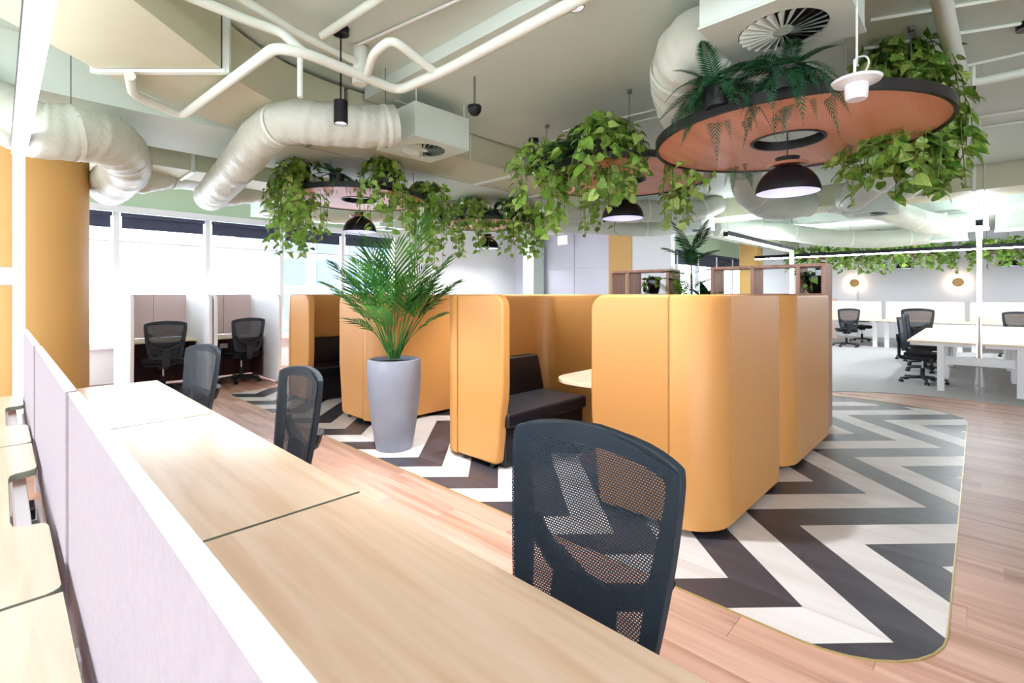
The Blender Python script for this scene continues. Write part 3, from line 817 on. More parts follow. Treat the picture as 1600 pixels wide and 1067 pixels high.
diffuser('square air diffuser in the middle of the ceiling beside the wrapped duct', 2.43, 3.46, 2.77, .62)
diffuser('square air diffuser half hidden behind the right end of the big wooden disc', 6.9, .75, 2.95)
diffuser('square air diffuser under the crossing duct on the right', 8.55, .85, 2.60, .62, .26)
diffuser('small looking air diffuser near the window, beyond the left hanging disc', 3.05, 8.7, 2.80, .62, .24)
diffuser('air diffuser far back between the palm and the ducts', 8.7, 3.6, 2.62, .62, .26)
diffuser('air diffuser behind the left disc near the window mullions', 5.2, 8.6, 2.78, .6, .24)
# flexible insulated ducts
def flexd(label, pts, r, n=10, straps=(), seedv=0, hang=True):
    t = thing('flexible_duct', label, 'duct', tuple(pts[0]))
    o = Vector(pts[0]); path = [p-o for p in catmull(pts, n)]
    rnd = random.Random(seedv); ph = [rnd.uniform(0, 6.28) for _ in range(6)]
    L = sum((path[i+1]-path[i]).length for i in range(len(path)-1))
    # resample finer
    fine = catmull(path[::2]+([path[-1]] if (len(path)-1) % 2 else []), 4)
    def rf(u, a):
        s = u*L
        return 1+.018*math.sin(26*s+ph[0]+1.5*math.sin(a+ph[1]))+.014*math.sin(47*s+2*a+ph[2])+.012*math.sin(13*s-3*a+ph[3])
    MB().tube(fine, r, 22, True, rf).build('insulation', 'flex', t, smooth=60)
    for u in straps:
        i = int(u*(len(fine)-1)); i = min(max(i, 1), len(fine)-2); p = fine[i]; d = (fine[i+1]-fine[i-1]).normalized()
        MB().tube([p-d*.018, p+d*.018], r*1.035, 22, False).build('strap', 'pipe', t)
        MB().tube([p+Vector((0, 0, r*.9)), Vector((p.x, p.y, slab_at(p+o)-o.z))], .004, 5).build('hanger', 'wire', t)
    return t
flexd('fat wrapped flexible duct at upper left passing in front of the gold column',
      [at(-90, 120, 3.2), at(-20, 165, 3.35), at(60, 203, 3.5), at(130, 210, 3.7), at(180, 228, 4.0), at(196, 262, 4.6), at(170, 292, 5.3)], .2, straps=(.45, .72), seedv=1)
flexd('creased flexible duct above the left window, beside the gold column', [at(165, 275, 5.6), at(215, 282, 5.8), at(262, 276, 6.1), at(300, 280, 6.6), at(330, 290, 7.2)], .15, straps=(.5,), seedv=2)
flexd('wrapped silver flexible duct bending down to the left beside the black pendant',
      [at(618, 196, 4.1), at(570, 198, 4.0), at(505, 194, 3.9), at(452, 191, 3.9), at(412, 212, 4.15), at(380, 250, 4.6), at(345, 290, 5.3), at(328, 308, 5.9)], .168, straps=(.05, .47, .75), seedv=3)
flexd('flexible duct looping near the window above the left disc', [at(340, 305, 6.6), at(390, 300, 7.0), at(432, 300, 7.4), at(455, 312, 7.9)], .16, straps=(.5,), seedv=4)
flexd('thick flexible duct curling down from the large diffuser to the big wooden disc',
      [at(1130, 70, 2.95), at(1092, 68, 2.95), at(1068, 102, 3.15), at(1066, 147, 3.5), at(1082, 190, 3.95), at(1105, 225, 4.5)], .2, straps=(.4, .7), seedv=5)
flexd('flexible duct dropping below the diffuser right of the dome lamp', [at(1418, 235, 6.1), at(1385, 265, 6.2), at(1350, 292, 6.5), at(1330, 310, 7.0)], .21, straps=(.5,), seedv=6)
flexd('short flexible duct behind the trailing plant on the right', [at(1428, 255, 7.0), at(1420, 285, 7.1), at(1400, 300, 7.4)], .19, straps=(.5,), seedv=7)
flexd('long flexible duct rising to the right towards the white plenum box', [at(1290, 312, 8.2), at(1330, 318, 8.3), at(1385, 328, 8.5), at(1440, 346, 8.8), at(1475, 352, 9.2), at(1500, 350, 9.6)], .2, straps=(.3, .55), seedv=8)
flexd('long low flexible duct across the far right ceiling', [at(1120, 356, 11.0), at(1220, 362, 11.2), at(1300, 372, 11.2), at(1370, 374, 11.0), at(1450, 368, 10.8)], .19, straps=(.3, .6, .9), seedv=9)
flexd('horizontal flexible duct behind the middle hanging disc', [at(850, 328, 8.6), at(930, 332, 8.6), at(1010, 330, 8.6), at(1085, 330, 8.8), at(1120, 318, 9.0)], .19, straps=(.2, .5, .8), seedv=10)
flexd('lower horizontal flexible duct behind the middle disc, near the exit sign', [at(845, 350, 9.9), at(920, 352, 9.8), at(1000, 356, 9.8), at(1060, 352, 10.0)], .17, straps=(.3, .7), seedv=11)
flexd('curved flexible duct behind the black dome of the big disc', [at(1165, 268, 6.6), at(1172, 300, 6.8), at(1205, 322, 7.2), at(1260, 318, 7.6)], .2, straps=(.4,), seedv=12)
flexd('flexible duct over the left window pods behind the left disc', [at(470, 330, 8.3), at(540, 335, 8.6), at(600, 332, 8.9), at(660, 322, 9.2)], .17, straps=(.4,), seedv=13)
def plenum(label, c, sx, sy, sz):
    t = thing('plenum_box', label, 'air box', (c.x, c.y, c.z-sz/2))
    MB().box(-sx/2, -sy/2, 0, sx/2, sy/2, sz).build('box_body', 'paint_cream', t, .004)
    MB().box(-sx/2-.015, -sy/2-.015, -.012, sx/2+.015, sy/2+.015, 0).build('bottom_flange', 'pipe', t, .002)
    for s in (-1, 1): MB().tube([(s*sx*.4, 0, sz), (s*sx*.4, 0, SLAB-c.z+sz/2)], .005, 6).build('hanger_rod', 'pipe', t)
plenum('cream air box at the end of the long flexible duct on the right', at(1512, 346, 9.9), .6, .6, .34)
plenum('olive air box at the end of the low far duct', at(1475, 366, 10.7), .55, .75, .26)
plenum('bluish white air box near the right edge under the crossing duct', at(1590, 345, 9.4), .7, .6, .3)
# pipes
def pipe(label, runs, r, name='sprinkler_pipe', m='pipe', cat='pipe', ext=(0, 0)):
    runs = [list(q) for q in runs]
    for q in runs:
        if ext[0]: q[0] = q[0]+(q[0]-q[1]).normalized()*ext[0]
        if ext[1]: q[-1] = q[-1]+(q[-1]-q[-2]).normalized()*ext[1]
    t = thing(name, label, cat, tuple(runs[0][0]))
    o = Vector(runs[0][0])
    for pts in runs:
        P = [Vector(p)-o for p in pts]
        # rounded corners
        out = [P[0]]
        for i in range(1, len(P)-1):
            a = (P[i-1]-P[i]); b = (P[i+1]-P[i]); k = min(.09, a.length*.4, b.length*.4) if r > .012 else min(.03, a.length*.4, b.length*.4)
            p0 = P[i]+a.normalized()*k; p1 = P[i]+b.normalized()*k
            for q in range(5): u = q/4; out.append((1-u)**2*p0+2*u*(1-u)*P[i]+u*u*p1)
        out.append(P[-1])
        MB().tube(out, r, 14 if r > .012 else 6).build('pipe_run' if r > .012 else 'cable_run', m, t)
    return t
zp = 3.02
pipe('white sprinkler main bending across the upper left ceiling behind the black pendant', [
    [onz(203, 118, 2.86), onz(208, 148, 2.86), onz(285, 181, 2.86), onz(430, 74, 2.86), onz(480, 84, 2.86), onz(622, 142, 2.86), onz(700, 108, 2.86), onz(960, -30, 2.86)]], .032, ext=(0, 3.2))
pipe('white branch pipe at the top left joining the sprinkler main', [[onz(290, -8, 3.08), onz(395, 35, 3.08), onz(440, 50, 3.08), onz(474, 82, 2.90)]], .03, ext=(2.5, 0))
pipe('thin long white pipe running to the fat vertical pipe stub', [[onz(370, -6, 3.16), onz(470, 55, 3.16), onz(556, 96, 3.16)]], .026, ext=(2.5, 0))
pipe('short white pipe high up beside the pendant rose', [[onz(504, 56, 3.2), onz(592, -2, 3.2)]], .028, ext=(0, 2.5))
pipe('white pipe loop rising over the sprinkler main right of the pendant', [[onz(572, 120, 2.87), at(583, 84, 3.05), at(612, 60, 2.95), onz(682, 114, 2.87)]], .027)
pipe('fat round vertical pipe stub behind the black pendant', [[onz(563, 74, 3.29), at(562, 132, 3.7)]], .055)
pipe('sprinkler drop under the main, left of the black pendant', [[onz(469, 84, 2.86), at(469, 152, 2.92)]], .016)
pipe('thick white pipe at the top right running down towards the trailing plant', [[onz(1468, -20, 3.08), onz(1477, 30, 3.08), onz(1504, 130, 3.08)]], .05, ext=(1.5, 0))
pipe('white pipe crossing to the right edge from the thick pipe', [[onz(1500, 132, 3.08), onz(1530, 128, 3.08), onz(1640, 105, 3.08)]], .034, ext=(0, 3.5))
pipe('thin conduit along the slab in the upper middle', [[onz(560, 70, 3.28), onz(760, -20, 3.28)]], .01, 'conduit', 'white', 'conduit', ext=(0, 3))
pipe('pair end conduit across the slab above the middle disc', [[onz(880, 205, 3.188), onz(1040, 168, 3.188)]], .008, 'conduit', 'pipe', 'conduit')
pipe('conduit under the slab leading to the black rose of the middle disc', [[onz(830, 228, 3.188), onz(1030, 182, 3.188)]], .008, 'conduit', 'pipe', 'conduit')
pipe('conduits on the slab at the right, above the trailing plant', [[onz(1360, 32, 3.188), onz(1640, -14, 3.188)], [onz(1350, 76, 3.188), onz(1640, 30, 3.188)]], .012, 'conduit', 'pipe', 'conduit', ext=(0, 3.5))
pipe('conduits on the slab at the far right, beyond the trailing plant', [[onz(1510, 186, 3.188), onz(1640, 166, 3.188)], [onz(1500, 204, 3.188), onz(1640, 184, 3.188)], [onz(1500, 105, 3.188), onz(1640, 74, 3.188)]], .012, 'conduit', 'pipe', 'conduit', ext=(0, 3.5))
pipe('bundle of cables strung under the upper left beam', [[at(40, 122, 4.1), at(120, 138, 4.2), at(190, 155, 4.3), at(290, 178, 4.45), at(390, 208, 4.7)], [at(40, 132, 4.1), at(190, 160, 4.3), at(290, 184, 4.45), at(380, 208, 4.7)]], .009, 'cable_bundle', 'paint_cream', 'cables')
pipe('thin white cable drooping along the slab right of the pipe junction', [[onz(618, 156, 3.2), onz(650, 168, 3.2), onz(690, 186, 3.22), onz(745, 195, 3.25)]], .006, 'cable', 'white', 'cable')
for lab, p in (('sprinkler head under the pipe at the right edge', onz(1521, 141, 3.0)), ('sprinkler head beyond the trailing plant on the right', onz(1530, 226, 2.95))):
    t = thing('ceiling_sprinkler', lab, 'sprinkler', tuple(p))
    MB().tube([(0, 0, .03), (0, 0, SLAB-p.z)], .012, 8).build('drop', 'pipe', t)
    MB().lathe([(0, -.05), (.022, -.05), (.022, -.045), (.006, -.04), (.006, 0), (.014, .0), (.014, .03), (0, .03)], seg=12).build('nozzle', 'black_metal', t)

# ---- lamps
def can_pendant(label, px, py_top, py_bot, d, r=None, light=130):
    p0 = at(px, py_bot, d); h = (py_bot-py_top)/764*d
    r = r or .048; SL = slab_at(p0)
    t = thing('cylinder_pendant', label, 'lamp', tuple(p0), 0, 'black cylinder pendants')
    MB().lathe([(r*.86, .02), (r*.9, 0), (r, 0), (r, h), (0, h)], seg=28, cap0=False).build('housing', 'black_metal', t)
    MB().lathe([(0, .024), (r*.86, .024), (r*.86, .020), (0, .020)], seg=24).build('lens', 'bulb', t)
    MB().tube([(0, 0, h), (0, 0, SL-p0.z-.04)], .006, 8).build('stem', 'black_metal', t)
    MB().lathe([(0, SL-p0.z-.045), (.058, SL-p0.z-.045), (.058, SL-p0.z), (0, SL-p0.z)], seg=24).build('ceiling_rose', 'black_metal', t)
    lamp('downlight', 'SPOT', (0, 0, -.01), light, t, spot_size=R(80), spot_blend=.6, shadow_soft_size=.04)
can_pendant('black cylinder pendant in front of the wrapped flexible duct', 532.5, 158, 194, 3.45)
can_pendant('cylinder pendant cut by the top edge, its bright lens showing', 899, -32, 12, 2.9, .053)
can_pendant('small black cylinder pendant left of the middle disc', 833.5, 247, 271, 5.6)
can_pendant('black cylinder pendant right of the big dome lamp', 1333.5, 296, 314, 7.4)
can_pendant('dark cylinder pendant at the right edge near the top', 1606, 4, 32, 3.2, .055)
can_pendant('tiny dark cylinder pendant behind the left disc', 517, 333, 345, 9.2, light=120)
can_pendant('tiny dark cylinder pendant above the palm', 661, 351, 362, 9.6, light=120)
t = thing('ceiling_sensor', 'small dark dome sensor hanging on a grey stem in mid ceiling', 'sensor', tuple(at(741.5, 180, 4.0)))
MB().lathe([(0, -.008), (.03, 0), (.052, .03), (.058, .062), (.055, .075), (0, .075)], seg=24).build('dome', 'black_metal', t)
MB().tube([(0, 0, .075), (0, 0, slab_at(t.location)-t.location.z)], .009, 8).build('stem', 'wire', t)
# access point with hat-like plate and cable loop
p = at(1338, 156, 2.3)
t = thing('wireless_unit', 'white hat shaped ceiling unit hanging in front of the big wooden disc', 'ceiling unit', tuple(p))
MB().lathe([(0, 0), (.048, 0), (.054, .01), (.06, .085), (.118, .10), (.125, .112), (.10, .124), (.04, .135), (0, .135)], seg=32).build('shell', 'white', t)
MB().tube([(-.05, 0, .12), (-.05, 0, .21), (.04, 0, .21)], .007, 8).build('bracket', 'white', t)
MB().tube([(.015, 0, .21), (.015, 0, (3.2-p.z)/.82)], .006, 8).build('drop_rod', 'pipe', t)
MB().tube(catmull([(-.02, 0, .215), (.02, .0, .25), (.12, -.03, .28), (.135, -.04, .24), (.07, -.02, .16), (.03, 0, .13)], 6), .005, 6).build('cable_loop', 'white', t)
t.scale = (.82, .82, .82)
# linear LED lamps with an upright
def linear(label, a, b, post=True, led='led_office', up='led_office', w=.08):
    a = Vector(a); b = Vector(b); d = (b-a).normalized()
    t = thing('linear_lamp', label, 'lamp', tuple(a), 0, 'linear suspended lamps')
    e = b-a
    sd = d.cross(Vector((0, 0, 1)))*(w/2-.003)
    pf = MB().bar(Vector((0, 0, .03)), e+Vector((0, 0, .03)), w, .06)
    for q in (sd, -sd): pf.bar(q+Vector((0, 0, .07)), e+q+Vector((0, 0, .07)), .006, .03)
    pf.build('profile', 'black_metal', t)
    MB().bar(Vector((0, 0, -.012)), e+Vector((0, 0, -.012)), w*.92, .024).build('diffuser', led, t)
    MB().bar(Vector((0, 0, .061)), e+Vector((0, 0, .061)), w*.6, .002).build('uplight', up, t)
    MB().bar(-d*.012+Vector((0, 0, .02)), Vector((0, 0, .02)), w*1.02, .09).build('end_cap', 'black_metal', t)
    if post:
        MB().box(e.x-.03, e.y-.04, -a.z+.0, e.x+.03, e.y+.04, -.03).build('post', 'led_post', t, .004)
    for u in (.02, .5, .82): MB().tube([e*u+Vector((0, 0, .06)), e*u+Vector((0, 0, SLAB-a.z-.002))], .0025, 5).build('suspension_wire', 'wire', t)
linear('bright linear lamp over the near desk screens with a white upright', (.10, -.4, 2.42), (.09, 4.86, 2.42), True, 'led', 'led_up')
linear('linear lamp over the open office bench, seen end on, with a white upright', (10.1, 0, 2.47), (14.72, 0, 2.47), True)
linear('linear lamp running above the shelf towards the far desks with an upright', (8.95, 3.27, 2.47), (13.2, 3.27, 2.47), True)
linear('long black linear lamp crossing in front of the far plants', (15.45, 4.8, 2.47), (15.45, -3.5, 2.47), False)
def downlight(label, x, y, e=80):  # fittings added behind the hanging plants to brighten the back wall
    t = thing('added_downlight', label, 'lamp', (x, y, SLAB-.12), 0, 'added slab downlights')
    MB().lathe([(.048, .02), (.05, 0), (.056, 0), (.056, .12), (0, .12)], seg=24, cap0=False).build('housing', 'black_metal', t)
    MB().lathe([(0, .024), (.048, .024), (.048, .02), (0, .02)], seg=20).build('lens', 'bulb', t)
    lamp('downlight', 'SPOT', (0, 0, -.01), e, t, spot_size=R(110), spot_blend=.7, shadow_soft_size=.05)
for k, x in enumerate((7.2, 8.4, 9.5)): downlight('%s added black downlight on the slab to brighten the white back wall' % ['left', 'middle', 'right'][k], x, 8.8, (90, 90, 50)[k])
def halo_lamp(label, px, py, X):
    t_ = (px-800)/764; d = X/(FW[0]+t_*RT[0]); p = at(px, py, d)
    t = thing('disc_wall_lamp', label, 'lamp', tuple(p), 0, 'round gold wall lamps')
    m = MB(); m.tube([(0, 0, 0), (.03, 0, 0)], .14, 28); m.build('disc', 'gold', t)
    MB().tube([(.035, 0, 0), (.05, 0, 0)], .11, 24).build('light_ring', 'halo', t)
    MB().tube([(.05, 0, 0), (20-X, 0, 0)], .03, 10).build('wall_mount', 'gold', t)
    MB().tube([(.02, 0, .14), (.02, 0, 1.0)], .004, 5).build('cord', 'wire', t)
halo_lamp('round gold lamp on the far wall, right one with a strong halo', 1497, 441, 19.85)
halo_lamp('round gold lamp on the far wall, left one near the shelf', 1335, 442, 19.85)

# ================================================================== HANGING DISCS
DZ = 2.60
def disc(label, x, y, dia, hole, z=DZ, far=False, seg=72):
    t = thing('hanging_disc', label, 'ceiling disc', (x, y, z), 0, 'round wooden ceiling discs')
    SL = slab_at((x, y)); r = dia/2; seg = 40 if far else seg
    MB().lathe([(hole, 0), (r-.012, 0), (r-.012, .025), (hole, .025), (hole, 0)], seg=seg).build('wood_plate', 'disc_wood', t)
    MB().lathe([(r-.014, -.012), (r+.008, -.012), (r+.008, .048), (r-.014, .048), (r-.014, -.012)], seg=seg).build('outer_rim', 'rim_black', t)
    MB().lathe([(hole-.012, -.008), (hole+.006, -.008), (hole+.006, .055), (hole-.012, .055), (hole-.012, -.008)], seg=36).build('inner_rim', 'rim_black', t)
    for a in (35, 125, 215, 305):
        px, py = (r-.1)*math.cos(R(a)), (r-.1)*math.sin(R(a))
        MB().tube([(px, py, .02), (px, py, SL-z)], .0035, 6).build('suspension_wire', 'wire', t)
        MB().lathe([(0, SL-z-.03), (.02, SL-z-.03), (.02, SL-z), (0, SL-z)], (px, py, 0), 10).build('wire_anchor', 'wire', t)
def dome(label, x, y, z, dia=.44, light=.8):
    """z = rim height"""
    t = thing('dome_pendant', label, 'lamp', (x, y, z), 0, 'black dome pendants')
    SL = slab_at((x, y)); r = dia/2; n = 10
    po = [(r*math.cos(R(90*i/n)), .95*r*math.sin(R(90*i/n))) for i in range(n)]+[(.03, .95*r)]
    MB().lathe([(r-.004, 0)]+po+[(.0, .95*r)], seg=40, cap0=False).build('shade', 'black_metal', t)
    pi_ = [((r-.006)*math.cos(R(90*i/n)), .002+.92*r*math.sin(R(90*i/n))) for i in range(n)]+[(0, .92*r)]
    MB().lathe([(r-.001, 0)]+pi_, seg=40, cap0=False).build('shade_lining', 'dome_inner', t)
    MB().lathe([(0, .95*r-.01), (.13*dia/.44, .95*r-.008), (.14*dia/.44, .95*r+.008), (.05, .95*r+.016), (0, .95*r+.016)], seg=32).build('collar', 'copper', t)
    MB().lathe([(0, .95*r+.016), (.07*dia/.44, .95*r+.016), (.085*dia/.44, .95*r+.05), (0, .95*r+.06)], seg=28).build('cap', 'black_metal', t)
    MB().tube([(0, 0, .95*r+.05), (0, 0, SL-z-.03)], .004, 6).build('cord', 'black', t)
    MB().lathe([(0, SL-z-.04), (.055, SL-z-.04), (.055, SL-z), (0, SL-z)], seg=20).build('ceiling_rose', 'black', t)
    MB().lathe([(0, .06), (.03, .07), (.038, .10), (.03, .13), (.015, .16), (0, .16)], seg=16).build('bulb', 'white', t)
    lamp('bulb_light', 'POINT', (0, 0, .04), light, t, shadow_soft_size=.04)
DZ1 = 2.482; D1 = (3.745, .955); D2 = (4.42, 2.65); D3 = (3.10, 5.59); D4 = (5.71, 6.04)
disc('big wooden disc nearest, upper right, with dark fern and trailing plant', *D1, 1.73, .225, DZ1)
disc('wooden disc hung in the middle above the nearest booth', *D2, 1.76, .23)
disc('wooden disc on the left hung above the second booth, facing the windows', *D3, 1.60, .22)
disc('small looking wooden disc farther back above the palm', *D4, 1.55, .22)
dome('black dome lamp under the big near disc', *D1, 2.12, .40)
dome('black dome lamp under the middle disc', *D2, 2.20, .42)
dome('black dome lamp under the left disc before the windows', *D3, 2.20, .40)
dome('black dome lamp half hidden by leaves under the small back disc', *D4, 2.20, .40)
FD = [((18.0, 1.55), 'far left'), ((18.3, -.55), 'far right'), ((17.6, 3.5), 'farthest, hidden')]
for (xy, w) in FD:
    disc('%s wooden disc over the far desks with a fringe of green plants' % w, *xy, 1.6, .2, 2.55, True)
    dome('black dome lamp under the %s disc over the far desks' % w.replace(',', ''), *xy, 2.17, .42, 1)

# ================================================================== PLANTS
def leaf_mesh(name, m, ln, wd, fold=.25, curl=.25, notch=.12):
    """heart leaf along +Y, tip drooping, normal +Z"""
    st = [(0, 0), (.05, .34), (.22, .50), (.45, .46), (.68, .30), (.88, .11), (1.0, 0)]
    vs = []; fs = []
    def zz(u): return -curl*ln*u*u
    for (u, h) in st: vs.append((0, u*ln, zz(u)))
    for s in (-1, 1):
        b = len(vs)
        for (u, h) in st[1:-1]:
            vs.append((s*h*wd, u*ln-(notch*ln*(1-u*3) if u < .3 else 0), zz(u)+fold*h*wd))
        f = [(0, b, 1)]+[(i, b+i-1, b+i, i+1) for i in range(1, 5)]+[(5, b+4, 6)]
        fs += [tuple(reversed(x)) if s > 0 else x for x in f]
    return MB().add(vs, fs).mesh(name, m, 60)
POTHOS = [leaf_mesh('leaf', 'pothos', 1, .95), leaf_mesh('leaf', 'pothos_light', 1, .85, .3, .35), leaf_mesh('leaf', 'pothos', 1, .75, .2, .45)]
DARKL = [leaf_mesh('leaf', 'darkleaf', 1, .6, .2, .3), leaf_mesh('leaf', 'darkleaf', 1, .45, .15, .5)]
def basis(d, up):
    y = Vector(d).normalized(); z = Vector(up); z = (z-y*z.dot(y))
    if z.length < 1e-4: z = Vector((1, 0, 0))-y*y.x
    z.normalize(); x = y.cross(z)
    return Matrix((x, y, z)).transposed().to_4x4()
def vines(rnd, n, spread, up, hang, az=None, droop_at=None):
    out = []
    for i in range(n):
        a = rnd.uniform(0, 2*PI) if az is None else R(rnd.gauss(az[0], az[1]))
        s = spread*rnd.uniform(.45, 1.); h = up*rnd.uniform(.3, 1.); L = hang*rnd.uniform(.35, 1.)*(1 if rnd.random() < .7 else .4)
        dx, dy = math.cos(a), math.sin(a)
        p = [Vector((0, 0, .02)), Vector((dx*s*.45, dy*s*.45, h)), Vector((dx*s*.9, dy*s*.9, h*.55)), Vector((dx*s, dy*s, -L*.35)), Vector((dx*s*rnd.uniform(.85, 1.08), dy*s*rnd.uniform(.85, 1.08), -L))]
        out.append((catmull(p, 5), a))
    return out
def pothos(label, pos, n, spread, up, hang, leaf, seed, az=None, step=.055, pot=True, light=.35, group='trailing plants on the discs', stuff=False, potz=.03, maxl=300, lm=None):
    rnd = random.Random(seed)
    t = thing('trailing_plant', label, 'plant', tuple(pos), 0, group)
    if pot: MB().lathe([(0, 0), (.075, 0), (.095, .13), (.09, .13), (.07, .015), (0, .015)], seg=20).build('plant_pot', 'black', t)
    st = MB(); big = MB(); cnt = 0
    for path, a in vines(rnd, n, spread, up, hang, az):
        if pot: path = [p+Vector((0, 0, .10*(1-i/len(path)))) for i, p in enumerate(path)]
        st.tube(path, .003, 4)
        acc = 0
        for i in range(1, len(path)):
            seg = path[i]-path[i-1]; acc += seg.length
            while acc > step:
                acc -= step
                side = rnd.uniform(0, 2*PI)
                outw = Vector((math.cos(a), math.sin(a), 0))
                dv = Vector((math.cos(side), math.sin(side), 0))*.7+outw*.5+Vector((0, 0, rnd.uniform(-.9, .25)))
                nv = outw*.8+Vector((rnd.uniform(-.5, .5), rnd.uniform(-.5, .5), rnd.uniform(.1, .9)))
                sc_ = leaf*rnd.uniform(.65, 1.2)
                p = path[i]+dv.normalized()*rnd.uniform(.0, .03)
                M = Matrix.Translation(p) @ basis(dv, nv) @ Matrix.Diagonal((sc_, sc_, sc_, 1))
                src = lm or POTHOS
                me = src[(1 if rnd.random() < light else rnd.choice([0, 2])) % len(src)] if not lm else rnd.choice(lm)
                if stuff or cnt >= maxl:
                    o = len(big.v); big.v += [tuple(M @ v.co) for v in me.vertices]
                    for f in me.polygons: big.f.append(tuple(o+k for k in f.vertices)); big.mi.append(0 if 'light' not in me.materials[0].name else 1)
                else:
                    inst('leaf', me, t, M); cnt += 1
    st.build('vine', 'stem', t)['kind'] = 'stuff'
    if big.v: big.build('foliage', ['pothos', 'pothos_light'], t)['kind'] = 'stuff'
    return t
def frond_mesh(name, m, L, arch, wmax, nleaf, lw, drop=.3, stemfrac=.15, rise=.5, vee=.3, droopleaf=.3, seed=0, stem_r=.004):
    """frond along +Y rising then arching over; leaflets in pairs"""
    rnd = random.Random(seed)
    n = 14; path = []
    for i in range(n+1):
        u = i/n; path.append(Vector((0, L*(u-.12*arch*u*u), L*(rise*u-arch*u*u))))
    b = MB().tube(path, [stem_r*(1-.75*i/n) for i in range(n+1)], 5)
    def at_(u):
        f = min(u*n, n-1e-4); i = int(f); return path[i].lerp(path[i+1], f-i), (path[i+1]-path[i]).normalized()
    for k in range(nleaf):
        u = stemfrac+(1-stemfrac)*(k+.5)/nleaf
        p, tdir = at_(u); q = (u-stemfrac)/(1-stemfrac)
        ll = wmax*(math.sin(PI*min(1, .12+q*.92))**.7)*(1-.25*q)*rnd.uniform(.9, 1.08)
        nrm = Vector((1, 0, 0)).cross(tdir).normalized()
        for s in (-1, 1):
            d = (Vector((s, 0, 0))*(1-.45*q)+tdir*(.45+.6*q)+nrm*vee*rnd.uniform(.6, 1.2)).normalized()
            w = tdir*lw*.5
            m1 = p+d*ll*.5; m1.z -= droopleaf*ll*.12; e = p+d*ll; e.z -= droopleaf*ll*.55
            b.add([p-w*.5, p+w*.5, m1+w, m1-w, e], [(0, 1, 2, 3), (3, 2, 4)])
    return b.mesh(name, m, 60)
FERN = [frond_mesh('frond', 'fern', .36, 1.0, .088, 26, .0125, rise=.42, stemfrac=.08, vee=.1, seed=1, stem_r=.003),
        frond_mesh('frond', 'fern', .33, 1.2, .08, 24, .0125, rise=.30, stemfrac=.08, vee=.1, seed=2, stem_r=.003),
        frond_mesh('frond', 'fern', .32, .5, .08, 24, .0125, rise=.7, stemfrac=.08, vee=.15, seed=3, stem_r=.003)]
def fern(label, pos, n, seed, s=1., az=None, group='ferns on the discs', pot=True):
    rnd = random.Random(seed); t = thing('fern', label, 'plant', tuple(pos), 0, group)
    if pot: MB().lathe([(0, 0), (.07, 0), (.085, .11), (.08, .11), (.065, .015), (0, .015)], seg=18).build('plant_pot', 'black', t)
    for i in range(n):
        a = 2*PI*i/n+rnd.uniform(-.3, .3) if az is None else R(rnd.gauss(az[0], az[1]))-PI/2
        k = s*rnd.uniform(.75, 1.2)
        M = Matrix.Translation((0, 0, .09)) @ Matrix.Rotation(a, 4, 'Z') @ Matrix.Rotation(rnd.uniform(-.2, .35), 4, 'X') @ Matrix.Rotation(rnd.uniform(-.25, .25), 4, 'Y') @ Matrix.Diagonal((k, k, k, 1))
        inst('frond', rnd.choice(FERN), t, M)
def rimpt(D, dia, deg, inset=.12, z=DZ):
    r = dia/2-inset; return Vector((D[0]+r*math.cos(R(deg)), D[1]+r*math.sin(R(deg)), z+.027))
# near disc: trailing plant on its right (towards -Y), ferns on its left (towards +Y, camera side)
pothos('large variegated trailing plant spilling over the right end of the big disc', rimpt(D1, 1.73, -40, .0, DZ1), 62, .38, .66, .40, .105, 11, step=.075, light=.45)
pothos('small trailing plant hanging below the big disc behind its dome lamp', rimpt(D1, 1.73, 72, .02, DZ1), 11, .30, .08, .62, .085, 12, az=(70, 60), step=.075)
fern('dark fern on the near edge of the big disc, left part', rimpt(D1, 1.73, 170, .0, DZ1), 30, 21, 1.0)
fern('dark fern on the near edge of the big disc, beside the first fern', rimpt(D1, 1.73, 194, .0, DZ1), 30, 22, 1.0)
fern('dark fern hanging behind the dome lamp of the big disc', rimpt(D1, 1.73, 40, .02, DZ1), 14, 23, 1.1)
# middle disc
pothos('trailing plant over the left end of the middle disc', rimpt(D2, 1.76, 152, .0), 28, .34, .22, .62, .10, 31, step=.06, light=.55)
pothos('trailing plant on the front of the middle disc, in front of its dome lamp', rimpt(D2, 1.76, 200, .08), 36, .40, .28, .42, .10, 32, step=.062, light=.4)
pothos('trailing plant over the right end of the middle disc', rimpt(D2, 1.76, -12, .02), 15, .24, .10, .44, .085, 33, step=.06)
pothos('trailing plant at the back of the middle disc, hanging low', rimpt(D2, 1.76, 52, .02), 12, .25, .1, .62, .085, 34, step=.07)
fern('dark fern on the front edge of the middle disc between the trailing plants', rimpt(D2, 1.76, 182, .08), 22, 35, 1.1)
# left disc
pothos('trailing plant over the left end of the left disc before the windows', rimpt(D3, 1.6, 140, -.02), 28, .30, .2, .72, .085, 41, step=.055, light=.35)
pothos('trailing plant over the front left of the left disc', rimpt(D3, 1.6, 180, .04), 24, .34, .28, .60, .085, 42, step=.06)
pothos('trailing plant on the front right of the left disc', rimpt(D3, 1.6, 262, .04), 20, .30, .26, .55, .085, 43, step=.06)
pothos('trailing plant over the right end of the left disc, above the palm', rimpt(D3, 1.6, -38, -.02), 28, .26, .16, .85, .085, 44, step=.055, light=.4)
fern('dark fern in the middle of the front edge of the left disc', rimpt(D3, 1.6, 222, .06), 22, 45, .8)
